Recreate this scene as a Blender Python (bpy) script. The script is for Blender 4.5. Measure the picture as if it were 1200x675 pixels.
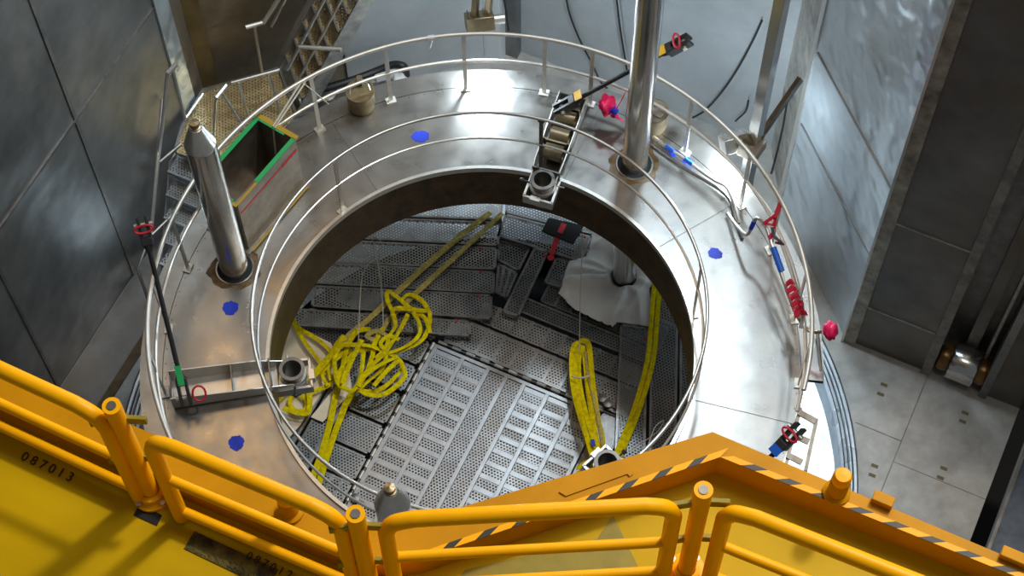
import bpy, bmesh, math, random
from mathutils import Vector, Matrix
for o in list(bpy.data.objects): bpy.data.objects.remove(o)
S = bpy.context.scene; COL = S.collection
V = Vector; PI = math.pi
random.seed(7)

# ------------------------------------------------------------------ camera
CAM = V((0, -9.413, 18.5562)); YAW, PIT, ROLL, FOC = 0.0371, 1.069, -0.0133, 2174.3
F = V((math.sin(YAW)*math.cos(PIT), math.cos(YAW)*math.cos(PIT), -math.sin(PIT)))
R0 = V((math.cos(YAW), -math.sin(YAW), 0)); U0 = R0.cross(F)
RR = R0*math.cos(ROLL)+U0*math.sin(ROLL); UU = -R0*math.sin(ROLL)+U0*math.cos(ROLL)
cd = bpy.data.cameras.new('camera'); cam = bpy.data.objects.new('camera', cd); COL.objects.link(cam)
cd.sensor_width = 36; cd.lens = FOC/1200*36; cd.clip_start = .1; cd.clip_end = 200
cam.matrix_world = Matrix(((RR.x, UU.x, -F.x, CAM.x), (RR.y, UU.y, -F.y, CAM.y), (RR.z, UU.z, -F.z, CAM.z), (0, 0, 0, 1)))
S.camera = cam
# ------------------------------------------------------------------ world, lights, exposure
S.view_settings.view_transform = 'Standard'; S.view_settings.look = 'None'
S.view_settings.gamma = 1; S.view_settings.use_curve_mapping = False; S.view_settings.exposure = 0.0
w = bpy.data.worlds.new('world'); S.world = w; w.use_nodes = True
w.node_tree.nodes['Background'].inputs[0].default_value = (.90, .95, 1.0, 1)
w.node_tree.nodes['Background'].inputs[1].default_value = 0.12
def light(name, kind, loc, target, power, color, size=1.0, sizey=None, spot=None):
    l = bpy.data.lights.new(name, kind); l.energy = power; l.color = color
    if kind == 'AREA':
        l.size = size
        if sizey: l.shape = 'RECTANGLE'; l.size_y = sizey
    else: l.shadow_soft_size = size
    if spot: l.spot_size = spot; l.spot_blend = .5
    o = bpy.data.objects.new(name, l); COL.objects.link(o); o.location = loc
    o.rotation_euler = (V(target)-V(loc)).to_track_quat('-Z', 'Y').to_euler()
    return o
light('hall_light_warm', 'AREA', (-6.8, 9, 18), (-3, 0, 0), 420, (1.0, .60, .25), 6.0)
light('hall_light_main', 'AREA', (7.9, 2.0, 26), (0.5, -2, 3), 1900, (1.0, .93, .84), 1.5)
light('hall_light_cool', 'AREA', (3.2, 6.5, 14), (1.5, 0, 0), 700, (.72, .88, 1.0), 1.2)
light('deck_fill_light', 'AREA', (4.0, -3.0, 17.5), (0.6, -7, 11), 400, (1.0, .95, .80), 5.0)  # added fill without a lamp of its own, brightens the yellow deck
light('stair_light', 'POINT', (-4.05, 2.6, -1.9), (0, 0, 0), 9, (.70, .88, 1.0), .4)

# ------------------------------------------------------------------ helpers
def at(x, y, z):
    d = F*FOC+RR*(x-600)+UU*(337.5-y); t = (z-CAM.z)/d.z; return CAM+d*t
def atr(x, y, p0, n):                      # pixel ray onto the plane through p0 with normal n
    d = F*FOC+RR*(x-600)+UU*(337.5-y); t = (V(p0)-CAM).dot(n)/d.dot(n); return CAM+d*t
A28 = math.radians(-28); E1 = V((math.cos(A28), math.sin(A28), 0)); E2 = V((-E1.y, E1.x, 0)); Z = V((0, 0, 1))
def W(a, b, z=0): return E1*a+E2*b+Z*z
def pol(r, az, z=0): a = math.radians(az); return V((r*math.cos(a), r*math.sin(a), z))
class MB:
    def __init__(s): s.v = []; s.f = []; s.sm = []
    def add(s, vs, fs, smooth=False):
        n = len(s.v); s.v += [tuple(v) for v in vs]; s.f += [tuple(i+n for i in f) for f in fs]; s.sm += [smooth]*len(fs); return s
    def box(s, c, ax, ay, az, hx, hy, hz):
        c = V(c); vs = [c+ax*(hx*i)+ay*(hy*j)+az*(hz*k) for i in (-1, 1) for j in (-1, 1) for k in (-1, 1)]
        return s.add(vs, [(0, 1, 3, 2), (4, 6, 7, 5), (0, 4, 5, 1), (2, 3, 7, 6), (0, 2, 6, 4), (1, 5, 7, 3)])
    def wbox(s, a0, a1, b0, b1, z0, z1):   # box in room axes
        return s.box(W((a0+a1)/2, (b0+b1)/2, (z0+z1)/2), E1, E2, Z, (a1-a0)/2, (b1-b0)/2, (z1-z0)/2)
    def bar(s, p, q, w_, h_, up=Z):        # rectangular bar from p to q
        p = V(p); q = V(q); d = (q-p).normalized(); x = d.cross(up)
        x = x.normalized() if x.length > 1e-4 else d.orthogonal().normalized()
        y = x.cross(d); return s.box((p+q)/2, d, x, y, (q-p).length/2, w_/2, h_/2)
    def tube(s, pts, r, n=10, closed=False, caps=True):
        pts = [V(p) for p in pts]; m = len(pts); rs = r if isinstance(r, (list, tuple)) else [r]*m
        vs = []; nrm = None
        for i, p in enumerate(pts):
            a = pts[(i-1) % m] if (closed or i > 0) else p; b = pts[(i+1) % m] if (closed or i < m-1) else p
            t = (b-a).normalized()
            if nrm is None: nrm = t.orthogonal().normalized() if abs(t.z) > .9 else t.cross(Z).cross(t).normalized()
            nrm = (nrm-t*nrm.dot(t)).normalized(); bn = t.cross(nrm)
            vs += [p+(nrm*math.cos(2*PI*k/n)+bn*math.sin(2*PI*k/n))*rs[i] for k in range(n)]
        fs = []
        for i in range(m if closed else m-1):
            j = (i+1) % m
            for k in range(n): fs.append((i*n+k, i*n+(k+1) % n, j*n+(k+1) % n, j*n+k))
        s.add(vs, fs, True)
        if not closed and caps:
            nb = len(s.v)-len(vs); s.f.append(tuple(nb+k for k in reversed(range(n)))); s.f.append(tuple(nb+(m-1)*n+k for k in range(n))); s.sm += [False, False]
        return s
    def lathe(s, c, prof, n=32, axis=Z, a0=0, a1=360, smooth=True):
        c = V(c); x = axis.orthogonal().normalized() if abs(axis.z) < .99 else V((1, 0, 0)); y = axis.cross(x)
        full = abs(a1-a0) >= 360; k = n if full else n+1; m = len(prof); vs = []
        for i in range(k):
            t = math.radians(a0+(a1-a0)*i/n); d = x*math.cos(t)+y*math.sin(t)
            vs += [c+d*r+axis*z for r, z in prof]
        fs = []
        for i in range(n):
            j = (i+1) % k
            for q in range(m-1): fs.append((i*m+q, j*m+q, j*m+q+1, i*m+q+1))
        return s.add(vs, fs, smooth)
    def prism(s, poly, z0, z1):            # polygon of Vectors (x,y)
        n = len(poly); vs = [V((p[0], p[1], z0)) for p in poly]+[V((p[0], p[1], z1)) for p in poly]
        ar = sum(poly[i][0]*poly[(i+1) % n][1]-poly[(i+1) % n][0]*poly[i][1] for i in range(n))
        fs = [tuple(reversed(range(n))), tuple(range(n, 2*n))]+[(i, (i+1) % n, n+(i+1) % n, n+i) for i in range(n)]
        if ar < 0: fs = [tuple(reversed(f)) for f in fs]
        return s.add(vs, fs)
    def slab(s, pts, nrm, t):              # planar polygon in 3-D extruded by t along nrm
        n = len(pts); vs = [V(p) for p in pts]+[V(p)+V(nrm)*t for p in pts]
        return s.add(vs, [tuple(range(n)), tuple(reversed(range(n, 2*n)))]+[(i, n+i, n+(i+1) % n, (i+1) % n) for i in range(n)])
    def ribbon(s, pts, wd, th, twist=None):
        pts = [V(p) for p in pts]; m = len(pts); vs = []
        for i, p in enumerate(pts):
            t = (pts[min(i+1, m-1)]-pts[max(i-1, 0)]).normalized(); x = t.cross(Z).normalized()
            if twist: x = (Matrix.Rotation(twist(i), 3, t) @ x)
            y = x.cross(t)
            prof = [(-1, 0), (-.8, -.5), (0, -.62), (.8, -.5), (1, 0), (.8, .5), (0, .62), (-.8, .5)]
            vs += [p+x*(wd/2*u)+y*(th*v) for u, v in prof]
        fs = [(i*8+k, i*8+(k+1) % 8, (i+1)*8+(k+1) % 8, (i+1)*8+k) for i in range(m-1) for k in range(8)]
        fs += [tuple(reversed(range(8))), tuple((m-1)*8+k for k in range(8))]
        return s.add(vs, fs, True)
    def build(s, name, m, parent=None, bevel=0):
        me = bpy.data.meshes.new(name); me.from_pydata([tuple(v) for v in s.v], [], s.f); me.update()
        bm = bmesh.new(); bm.from_mesh(me)
        bmesh.ops.recalc_face_normals(bm, faces=bm.faces); bm.to_mesh(me); bm.free()
        for p, q in zip(me.polygons, s.sm): p.use_smooth = q
        me.materials.append(m); me.set_sharp_from_angle(angle=math.radians(38)); o = bpy.data.objects.new(name, me); COL.objects.link(o)
        if parent:
            o.parent = parent; base = parent
            loc = V((0, 0, 0))
            while base: loc += base.location; base = base.parent
            for v in me.vertices: v.co -= loc
        if bevel:
            b = o.modifiers.new('bevel', 'BEVEL'); b.width = bevel; b.segments = 2; b.limit_method = 'ANGLE'
        return o
def tag(o, label=None, cat=None, group=None, kind=None):
    if label: o['label'] = label
    if cat: o['category'] = cat
    if group: o['group'] = group
    if kind: o['kind'] = kind
    return o
def thing(name, loc, label, cat, group=None):
    o = bpy.data.objects.new(name, None); COL.objects.link(o); o.location = loc; o.empty_display_size = .1
    return tag(o, label, cat, group)
def struct(mb, name, m, bevel=0): return tag(mb.build(name, m, None, bevel), kind='structure')
def crv(pts, n=6, closed=False):           # Catmull-Rom
    P = [V(p) for p in pts]; m = len(P); out = []
    for i in range(m if closed else m-1):
        g = lambda k: P[k % m] if closed else P[max(0, min(m-1, k))]
        a, b, c, d = g(i-1), g(i), g(i+1), g(i+2)
        for j in range(n):
            t = j/n; out.append(.5*((2*b)+(c-a)*t+(2*a-5*b+4*c-d)*t*t+(3*b-a-3*c+d)*t**3))
    if not closed: out.append(P[-1])
    return out
def circle(r, z, a0=0, a1=360, n=96):
    k = n if a1-a0 >= 360 else n+1
    return [pol(r, a0+(a1-a0)*i/n, z) for i in range(k)]

# ------------------------------------------------------------------ materials
def mat(name, col, rough=.5, metal=0, noise=0, nscale=4, bump=0, bdist=.02, bscale=30, rvar=0, stain=None, stainscale=1.5, stainamt=.5, aniso=0, stretch=None, emit=None, spec=None):
    m = bpy.data.materials.new(name); m.use_nodes = True; nt = m.node_tree; b = nt.nodes['Principled BSDF']
    N = nt.nodes.new; L = nt.links.new
    b.inputs['Base Color'].default_value = (*col, 1); b.inputs['Roughness'].default_value = rough; b.inputs['Metallic'].default_value = metal
    if spec is not None: b.inputs['Specular IOR Level'].default_value = spec
    tc = N('ShaderNodeTexCoord'); mp = N('ShaderNodeMapping'); L(tc.outputs['Object'], mp.inputs[0])
    if stretch: mp.inputs['Scale'].default_value = stretch
    last = None
    if noise or rvar:
        n1 = N('ShaderNodeTexNoise'); n1.inputs['Scale'].default_value = nscale; n1.inputs['Detail'].default_value = 8; n1.inputs['Roughness'].default_value = .65; L(mp.outputs[0], n1.inputs['Vector'])
    if noise:
        r = N('ShaderNodeValToRGB'); L(n1.outputs[0], r.inputs[0])
        r.color_ramp.elements[0].position = .3; r.color_ramp.elements[1].position = .7
        r.color_ramp.elements[0].color = (*[c*(1-noise) for c in col], 1); r.color_ramp.elements[1].color = (*[min(1, c*(1+noise)) for c in col], 1)
        last = r.outputs[0]
    if stain:
        n2 = N('ShaderNodeTexNoise'); n2.inputs['Scale'].default_value = stainscale; n2.inputs['Detail'].default_value = 6; L(tc.outputs['Object'], n2.inputs['Vector'])
        r2 = N('ShaderNodeValToRGB'); L(n2.outputs[0], r2.inputs[0]); r2.color_ramp.elements[0].position = .42; r2.color_ramp.elements[1].position = .80
        r2.color_ramp.elements[1].color = (stainamt, stainamt, stainamt, 1)
        mx = N('ShaderNodeMix'); mx.data_type = 'RGBA'; L(r2.outputs[0], mx.inputs['Factor'])
        if last: L(last, mx.inputs['A'])
        else: mx.inputs['A'].default_value = (*col, 1)
        mx.inputs['B'].default_value = (*stain, 1); last = mx.outputs['Result']
    if last: L(last, b.inputs['Base Color'])
    if rvar:
        r3 = N('ShaderNodeMapRange'); L(n1.outputs[0], r3.inputs[0]); r3.inputs[1].default_value = .0; r3.inputs[2].default_value = 1.0; n1b = N('ShaderNodeTexNoise'); n1b.inputs['Scale'].default_value = nscale*1.3; n1b.inputs['Detail'].default_value = 2; L(mp.outputs[0], n1b.inputs['Vector']); L(n1b.outputs[0], r3.inputs[0])
        r3.inputs[3].default_value = max(.03, rough-rvar*1.6); r3.inputs[4].default_value = rough+rvar*1.6; L(r3.outputs[0], b.inputs['Roughness'])
    if bump:
        n4 = N('ShaderNodeTexNoise'); n4.inputs['Scale'].default_value = bscale; n4.inputs['Detail'].default_value = 2; L(mp.outputs[0], n4.inputs['Vector'])
        bp = N('ShaderNodeBump'); bp.inputs['Strength'].default_value = bump; bp.inputs['Distance'].default_value = bdist; L(n4.outputs[0], bp.inputs['Height']); L(bp.outputs[0], b.inputs['Normal'])
    if emit:
        b.inputs['Emission Color'].default_value = (*emit[0], 1); b.inputs['Emission Strength'].default_value = emit[1]
    return m
def perforated(name, col, rough, pitch, hole, rot=28, metal=.9, noise=.3):
    m = mat(name, col, rough, metal, noise=noise, nscale=3, rvar=.12, stain=(.25, .17, .08), stainamt=.45, stainscale=2.5); nt = m.node_tree; N = nt.nodes.new; L = nt.links.new
    tc = N('ShaderNodeTexCoord'); mp = N('ShaderNodeMapping'); mp.inputs['Rotation'].default_value = (0, 0, math.radians(rot)); L(tc.outputs['Object'], mp.inputs[0])
    def grid(ox, oy):
        add = N('ShaderNodeVectorMath'); add.operation = 'MULTIPLY_ADD'; L(mp.outputs[0], add.inputs[0])
        add.inputs[1].default_value = (1/pitch, 1/(pitch*1.732), 0); add.inputs[2].default_value = (ox+50, oy+50, 0)
        fr = N('ShaderNodeVectorMath'); fr.operation = 'FRACTION'; L(add.outputs[0], fr.inputs[0])
        sb = N('ShaderNodeVectorMath'); sb.operation = 'SUBTRACT'; L(fr.outputs[0], sb.inputs[0]); sb.inputs[1].default_value = (.5, .5, 0)
        ml = N('ShaderNodeVectorMath'); ml.operation = 'MULTIPLY'; L(sb.outputs[0], ml.inputs[0]); ml.inputs[1].default_value = (pitch, pitch*1.732, 0)
        ln = N('ShaderNodeVectorMath'); ln.operation = 'LENGTH'; L(ml.outputs[0], ln.inputs[0]); return ln.outputs['Value']
    mn = N('ShaderNodeMath'); mn.operation = 'MINIMUM'; L(grid(0, 0), mn.inputs[0]); L(grid(.5, .5), mn.inputs[1])
    lt = N('ShaderNodeMath'); lt.operation = 'LESS_THAN'; L(mn.outputs[0], lt.inputs[0]); lt.inputs[1].default_value = hole
    tr = N('ShaderNodeBsdfTransparent'); mx = N('ShaderNodeMixShader'); L(lt.outputs[0], mx.inputs[0])
    L(nt.nodes['Principled BSDF'].outputs[0], mx.inputs[1]); L(tr.outputs[0], mx.inputs[2]); L(mx.outputs[0], nt.nodes['Material Output'].inputs[0])
    return m
M = {}
M['ring'] = mat('brushed_steel_plate', (.33, .32, .305), .31, .95, noise=.12, nscale=3, rvar=.08, bump=.04, bscale=7, stain=(.26, .21, .14), stainscale=1.3, stainamt=.35)
M['rail'] = mat('steel_tube', (.66, .64, .60), .34, .85, noise=.12, nscale=5)
M['rail_p'] = mat('pale_steel_tube', (.72, .69, .63), .42, .6, noise=.1, nscale=5)
M['polish'] = mat('polished_steel', (.62, .61, .59), .2, .97, noise=.1, nscale=3, rvar=.06)
M['dark_steel'] = mat('dark_steel', (.20, .19, .18), .42, .8, noise=.3, nscale=6)
M['wall'] = mat('pool_liner_steel', (.22, .222, .22), .42, .8, noise=.35, nscale=.8, rvar=.10, bump=.6, bdist=.10, bscale=1.1)
M['wall_blue'] = mat('wavy_liner_steel', (.54, .60, .64), .30, .65, noise=.07, nscale=.6, rvar=.04, bump=1, bdist=.16, bscale=1.6)
M['wall_brown'] = mat('brown_liner_steel', (.20, .165, .12), .45, .6, noise=.35, nscale=1.5, rvar=.1, bump=.2, bscale=2)
M['wall_back'] = mat('matt_liner_steel', (.42, .44, .45), .5, .35, noise=.12, nscale=1.3, rvar=.06, bump=.5, bdist=.10, bscale=1.0)
M['panel'] = mat('dark_gate_steel', (.155, .145, .135), .42, .75, noise=.3, nscale=1.2, rvar=.12, bump=.25, bscale=1.6, stain=(.16, .11, .06), stainamt=.6)
M['edge'] = mat('worn_edge_steel', (.42, .40, .36), .45, .7, noise=.45, nscale=5)
M['floor'] = mat('floor_plate', (.40, .385, .36), .55, .3, noise=.2, nscale=2.5, rvar=.1, bump=.05, stain=(.22, .20, .18), stainscale=4, stainamt=.55)
M['well'] = mat('well_liner', (.62, .68, .74), .3, .45, noise=.2, nscale=2, rvar=.1, bump=.4, bscale=4)
M['brown'] = mat('brown_oxide_steel', (.075, .045, .02), .42, .5, noise=.6, nscale=5, bump=.1)
M['rust'] = mat('rust_stain', (.15, .085, .03), .5, .6, noise=.5, nscale=12, stain=(.3, .27, .22), stainscale=9, stainamt=.8)
M['black'] = mat('black_void', (.012, .012, .012), .8)
M['blackpl'] = mat('black_plastic', (.022, .022, .024), .45)
M['cable'] = mat('black_cable', (.012, .012, .012), .5)
M['blue'] = mat('blue_paint', (.002, .03, .52), .55)
M['bluetape'] = mat('blue_tape', (.01, .12, .62), .5)
M['red'] = mat('red_band', (.55, .006, .03), .5)
M['redtape'] = mat('red_tape', (.62, .015, .02), .5)
M['pink'] = mat('pink_fabric', (.78, .004, .10), .65, noise=.2, nscale=20)
M['green'] = mat('green_tape', (.02, .42, .12), .5)
M['ytape'] = mat('yellow_tape', (.50, .30, .02), .5)
M['bin'] = mat('dull_bin_steel', (.30, .26, .21), .42, .75, noise=.25, nscale=5, rvar=.1)
M['brass'] = mat('brown_tin', (.34, .27, .15), .38, .8, noise=.35, nscale=8)
M['bronze'] = mat('worn_bronze', (.30, .24, .15), .35, .8, noise=.3, nscale=8)
M['deck'] = mat('yellow_deck_paint', (.58, .37, .0), .5, 0, spec=.15, noise=.09, nscale=1.2, rvar=.06, bump=.03, bscale=60)
M['coam'] = mat('orange_yellow_paint', (.56, .25, .0), .5, 0, spec=.15, noise=.15, nscale=2.5)
M['yrail'] = mat('rail_yellow_paint', (.98, .44, .0), .4, 0, spec=.2, noise=.06, nscale=4)
M['olive'] = mat('olive_paint_and_shade', (.27, .21, .01), .55, 0, noise=.25, nscale=6)  # paint of the link plates, also colours the painted deck shadow
M['hblack'] = mat('hazard_black', (.015, .013, .01), .5)
M['sling'] = mat('yellow_webbing', (.98, .70, .0), .75, 0, spec=.1, noise=.25, nscale=22, bump=.5, bscale=60, stain=(.22, .15, .01), stainscale=16, stainamt=.6)  # dark blotches: dirt, plus painted self-shadow contrast between strands
M['slingold'] = mat('dusty_webbing', (.50, .40, .10), .75, 0, noise=.35, nscale=22, bump=.5, bscale=60)
M['cloth'] = mat('white_sheet', (.82, .80, .76), .33, 0, noise=.05, nscale=3, bump=.3, bscale=9)
M['card'] = mat('cream_board', (.86, .75, .56), .6, 0, noise=.07, nscale=5)
M['matblk'] = mat('black_rubber', (.008, .008, .008), .7)
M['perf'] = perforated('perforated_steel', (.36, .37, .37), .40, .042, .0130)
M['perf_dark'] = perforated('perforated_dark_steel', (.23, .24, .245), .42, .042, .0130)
M['perf_stair'] = perforated('perforated_tread', (.70, .55, .30), .42, .046, .0105)
M['perf_bright'] = perforated('perforated_hatch', (.36, .365, .37), .42, .042, .0130)
M['hatch'] = mat('hatch_steel', (.36, .365, .37), .36, .85, noise=.15, nscale=5, rvar=.06)
M['frame'] = mat('grate_frame', (.30, .29, .28), .36, .85, noise=.3, nscale=6)
M['string'] = mat('pale_string', (.62, .58, .48), .7)
M['foil'] = mat('white_wrap', (.75, .75, .75), .4, .1)
M['lens'] = mat('lamp_lens', (.9, .95, 1), .3, emit=((.75, .9, 1.0), 14))
M['paintring'] = mat('yellow_label', (.75, .42, .01), .5)
M['tread_edge'] = mat('tread_edge', (.33, .34, .35), .35, .85)
M['slotdark'] = mat('brown_slot', (.14, .10, .04), .7)

# ------------------------------------------------------------------ setting
FZ = -3.0
# floor at the well's rim, with the round well cut out
RW = 4.68
def sq(t):                                 # outer boundary of the floor in room axes
    c, s = math.cos(t), math.sin(t); k = 1e9
    for lim, v in ((5.88, c), (-6.6, c), (7.4, s), (-9.0, s)):
        if lim*v > 0: k = min(k, lim/v)
    return k
n = 180; vs = []; fs = []
for i in range(n):
    t = 2*PI*i/n; c, s = math.cos(t), math.sin(t)
    r = sq(t); vs += [W(c*RW, s*RW, FZ), W(c*r, s*r, FZ), W(c*r, s*r, FZ-.5), W(c*RW, s*RW, FZ-.5)]
for i in range(n):
    j = (i+1) % n
    for q in range(4): fs.append((i*4+q, j*4+q, j*4+(q+1) % 4, i*4+(q+1) % 4))
fl = MB().add(vs, fs)
struct(fl, 'floor', M['floor'])
# bottom of the well and its steps at the rim
wl = MB().lathe((0, 0, 0), [(3.45, -3.44), (4.44, -3.36), (4.48, -3.10), (4.52, -3.10), (4.53, -3.05), (4.57, -3.05), (4.58, -3.0), (4.61, -3.0), (4.62, -2.985), (4.65, -2.985), (4.66, -3.02), (4.69, -3.02)], n=160)
struct(wl, 'floor_well', M['well'])
struct(MB().lathe((0, 0, 0), [(3.46, -3.44), (3.46, -4.2), (.01, -4.2)], n=100), 'floor_pit', mat('dark_pit_floor', (.03, .03, .032), .6, .3))
g = MB()
for r in (4.50, 4.55, 4.60, 4.66): g.tube(circle(r, -2.985, n=140), .009, 6, closed=True)
struct(g, 'trim_1', M['polish'])
# floor seams, slots
g = MB()
for a0, a1, b0, b1 in ((4.66, 4.675, -2, 3.46), (4.05, 4.66, 2.405, 2.42), (4.67, 5.88, 2.10, 2.11), (4.67, 5.88, 1.0, 1.01), (5.0, 5.88, -.3, -.29)):
    g.wbox(a0, a1, b0, b1, FZ-.01, FZ+.004)
struct(g, 'trim_2', M['dark_steel'])
g = MB()
for x, y in ((1036, 451), (1032, 462), (1025, 546), (1022, 557), (1131, 484), (1128, 494), (1106, 549), (1102, 560)):
    p = at(x, y, FZ); g.box(p, E1, E2, Z, .045, .022, .004)
struct(g, 'trim_3', M['slotdark'])
# walls -----------------------------------------------------------
TOP = 7.0
def wall(name, p, q, m, z0=FZ, z1=TOP, t=.25):
    p = V(p); q = V(q); d = (q-p).normalized(); nrm = V((-d.y, d.x, 0))
    if nrm.dot((p+q)/2-V((0, 0, p.z))) < 0: nrm = -nrm
    pts = [V((p.x, p.y, z0)), V((q.x, q.y, z0)), V((q.x, q.y, z1)), V((p.x, p.y, z1))]
    return struct(MB().slab(pts, nrm, t), name, m)
wall('wall_left', W(-5.4, -9.2), W(-5.4, 2.42), M['wall'])
wall('wall_left_recess', W(-5.42, 2.43), W(-6.2, 2.43), M['wall_brown'])
wall('wall_back_left', W(-6.1, 2.2), W(-2.68, 5.62), M['wall_brown'])
wall('wall_back', W(-2.27, 5.86), W(1.6, 5.86), M['wall_back'])
wall('wall_back_right', W(1.98, 5.04), W(3.54, 3.48), M['wall_blue'], t=.12)
wall('wall_right', W(3.60, 3.48), W(4.66, 3.48), M['panel'], t=.2)
wall('wall_right_far', W(5.42, 3.48), W(7.6, 3.48), M['panel'], t=.2)
wall('wall_right_recess', W(4.5, 3.98), W(5.6, 3.98), M['dark_steel'])
# blue grey part of the rear-left wall right of the stair
g = MB().slab([at(330, 100, FZ)*0+W(-4.1, 4.14, FZ), W(-2.70, 5.54, FZ), W(-2.70, 5.54, TOP), W(-4.1, 4.14, TOP)], (E1-E2).normalized(), .02)
struct(g, 'wall_back_left_cladding', M['wall_back'])
# rear column: pale box beam and dark return
g = MB().wbox(-2.70, -2.44, 5.55, 6.0, FZ, TOP); struct(g, 'trim_4', mat('pale_beam', (.66, .68, .70), .45, .3), .005)
g = MB().wbox(-2.44, -2.26, 5.72, 6.0, FZ, TOP); struct(g, 'trim_5', M['wall'])
# pilaster at right end of back wall
g = MB().slab([W(1.56, 5.84, FZ), W(2.02, 5.02, FZ), W(2.02, 5.02, TOP), W(1.56, 5.84, TOP)], (E1+E2*.55).normalized(), .2)
struct(g, 'trim_6', M['edge'])
g = MB()
g.slab([W(1.97, 5.08, FZ), W(2.03, 5.00, FZ), W(2.03, 5.00, TOP), W(1.97, 5.08, TOP)], (-E1-E2).normalized(), .03)
struct(g, 'trim_7', M['rail'])
# worn vertical edges of the right panels
g = MB(); g.wbox(3.50, 3.66, 3.44, 3.74, FZ, TOP); struct(g, 'trim_8', mat('worn_corner', (.30, .26, .21), .45, .6, noise=.6, nscale=4))
g = MB(); g.wbox(3.475, 3.505, 3.42, 3.5, FZ, TOP); struct(g, 'trim_9', M['rail'])
g = MB(); g.wbox(4.56, 4.68, 3.43, 3.72, FZ, TOP); struct(g, 'trim_10', mat('worn_corner_dark', (.20, .185, .165), .45, .6, noise=.5, nscale=4))
g = MB(); g.wbox(5.34, 5.44, 3.42, 3.9, FZ, TOP); struct(g, 'trim_11', M['wall'])
g = MB(); g.wbox(4.95, 5.10, 3.80, 3.98, FZ, TOP); struct(g, 'trim_12', M['panel'])
g = MB(); g.wbox(5.22, 5.26, 3.72, 3.98, FZ, TOP); struct(g, 'trim_13', M['edge'])
# weld seams on the walls
g = MB()
g.wbox(-5.40, -5.385, .37, .42, FZ, TOP)
struct(g, 'trim_14', M['dark_steel'])
g = MB().wbox(-5.40, -5.385, -1.50, -1.46, FZ, TOP); struct(g, 'trim_21', M['dark_steel'])
g = MB()
g.wbox(-5.40, -5.38, -9, 2.42, .66, .70)
struct(g, 'trim_15', M['dark_steel'])
g = MB()
for z in (.05, -2.0): g.wbox(3.66, 4.56, 3.465, 3.48, z-.008, z+.008)
struct(g, 'trim_16', M['edge'])
g = MB()
for z in (-.9, .6):
    g.bar(W(2.05, 4.96, z), W(3.50, 3.51, z), .02, .03)
struct(g, 'trim_17', M['wall'])
g = MB().wbox(-5.42, -5.37, 2.17, 2.43, FZ, TOP); struct(g, 'trim_18', M['wall_blue'])
g = MB().slab([W(-5.85, 2.42, FZ), W(-5.35, 2.92, FZ), W(-5.35, 2.92, TOP), W(-5.85, 2.42, TOP)], (E1-E2).normalized(), .08); struct(g, 'trim_19', mat('ochre_beam', (.16, .11, .04), .5, .4, noise=.3, nscale=3))
# lower slab beyond the floor's right edge
g = MB().wbox(5.9, 12, -9, 12, -6.0, -5.9); struct(g, 'floor_lower', M['black'])
g = MB().wbox(6.12, 9, -6, 3.4, -3.6, -3.0); struct(g, 'floor_side', mat('blue_grey_plate', (.10, .12, .15), .4, .6, noise=.3, nscale=4))
g = MB().wbox(6.10, 6.14, -6, 3.4, -3.3, -2.97); struct(g, 'trim_20', M['polish'])
g = MB().wbox(-5.39, -4.83, -9, 1.9, FZ-.01, FZ+.012); struct(g, 'floor_left', M['panel'])
# base strip along the left wall
g = MB().wbox(-4.82, -4.70, -9, 1.7, FZ, FZ+.03); struct(g, 'baseboard_left', M['brown'])

# ------------------------------------------------------------------ platform ring
RI, RS, RO = 2.38, 3.56, 3.82
ring = thing('ring_platform', (0, 0, -.75), 'large round brushed steel platform with a central opening over the grated well', 'platform')
g = MB().lathe((0, 0, 0), [(RI+.03, -.06), (RI+.03, 0), (RS, 0), (RS, -.06), (RI+.03, -.06)], n=200, smooth=False)
g.build('top_plate', M['ring'], ring)
MB().lathe((0, 0, 0), [(RS+.008, -.06), (RS+.008, 0), (RO, 0), (RO, -.06), (RS+.008, -.06)], n=150, a0=-9, a1=262, smooth=False).build('outer_strip', M['ring'], ring)
MB().lathe((0, 0, 0), [(RI-.02, -.75), (RI, -.04), (RI+.05, -.04), (RI+.03, -.75), (RI-.02, -.75)], n=160).build('inner_skirt', M['brown'], ring)
MB().lathe((0, 0, 0), [(RI-.005, -.05), (RI-.005, .035), (RI+.035, .035), (RI+.035, -.05)], n=160).build('inner_lip', M['rail'], ring)
MB().lathe((0, 0, 0), [(RO-.02, -.06), (RO-.02, -.5), (RO-.25, -.62), (RO-.25, -.5), (RO-.1, -.06)], n=140, a0=30, a1=262).build('outer_skirt', M['dark_steel'], ring)
for az in (64, 30, -18, 118, 187): MB().bar(pol(RI+.06, az, .002), pol(RS-.02, az, .002), .007, .006).build('weld_seam', M['dark_steel'], ring)
g = MB()
for i in range(120):
    az = i*3
    g.lathe(pol(RS-.03, az, 0), [(.001, .006), (.007, .005), (.009, 0)], n=6)
g.build('screw_row', M['dark_steel'], ring)
def blot(c, rx, ry, ang=0, seed=0, t=.003):
    rnd = random.Random(seed); n_ = 40; ph = [rnd.uniform(0, 6.28) for _ in range(4)]; pts = []
    for i in range(n_):
        t_ = 2*PI*i/n_; k = 1+.05*math.sin(3*t_+ph[0])+.05*math.sin(7*t_+ph[1])+.04*math.sin(12*t_+ph[2])
        x, y = rx*k*math.cos(t_), ry*k*math.sin(t_)
        pts.append((c.x+x*math.cos(ang)-y*math.sin(ang), c.y+x*math.sin(ang)+y*math.cos(ang)))
    return MB().prism(pts, c.z, c.z+t)
for i, (x, y, rx, ry, an) in enumerate(((493, 160, .105, .08, 0), (270, 361, .09, .09, .2), (277, 519, .085, .09, 0), (838, 297, .085, .07, -.5), (790, 179, .05, .05, 0), (805, 188, .05, .045, 0))):
    tag(blot(at(x, y, .001), rx, ry, an, i).build('paint_mark', M['blue'], ring), 'blue spray paint mark')
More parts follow.
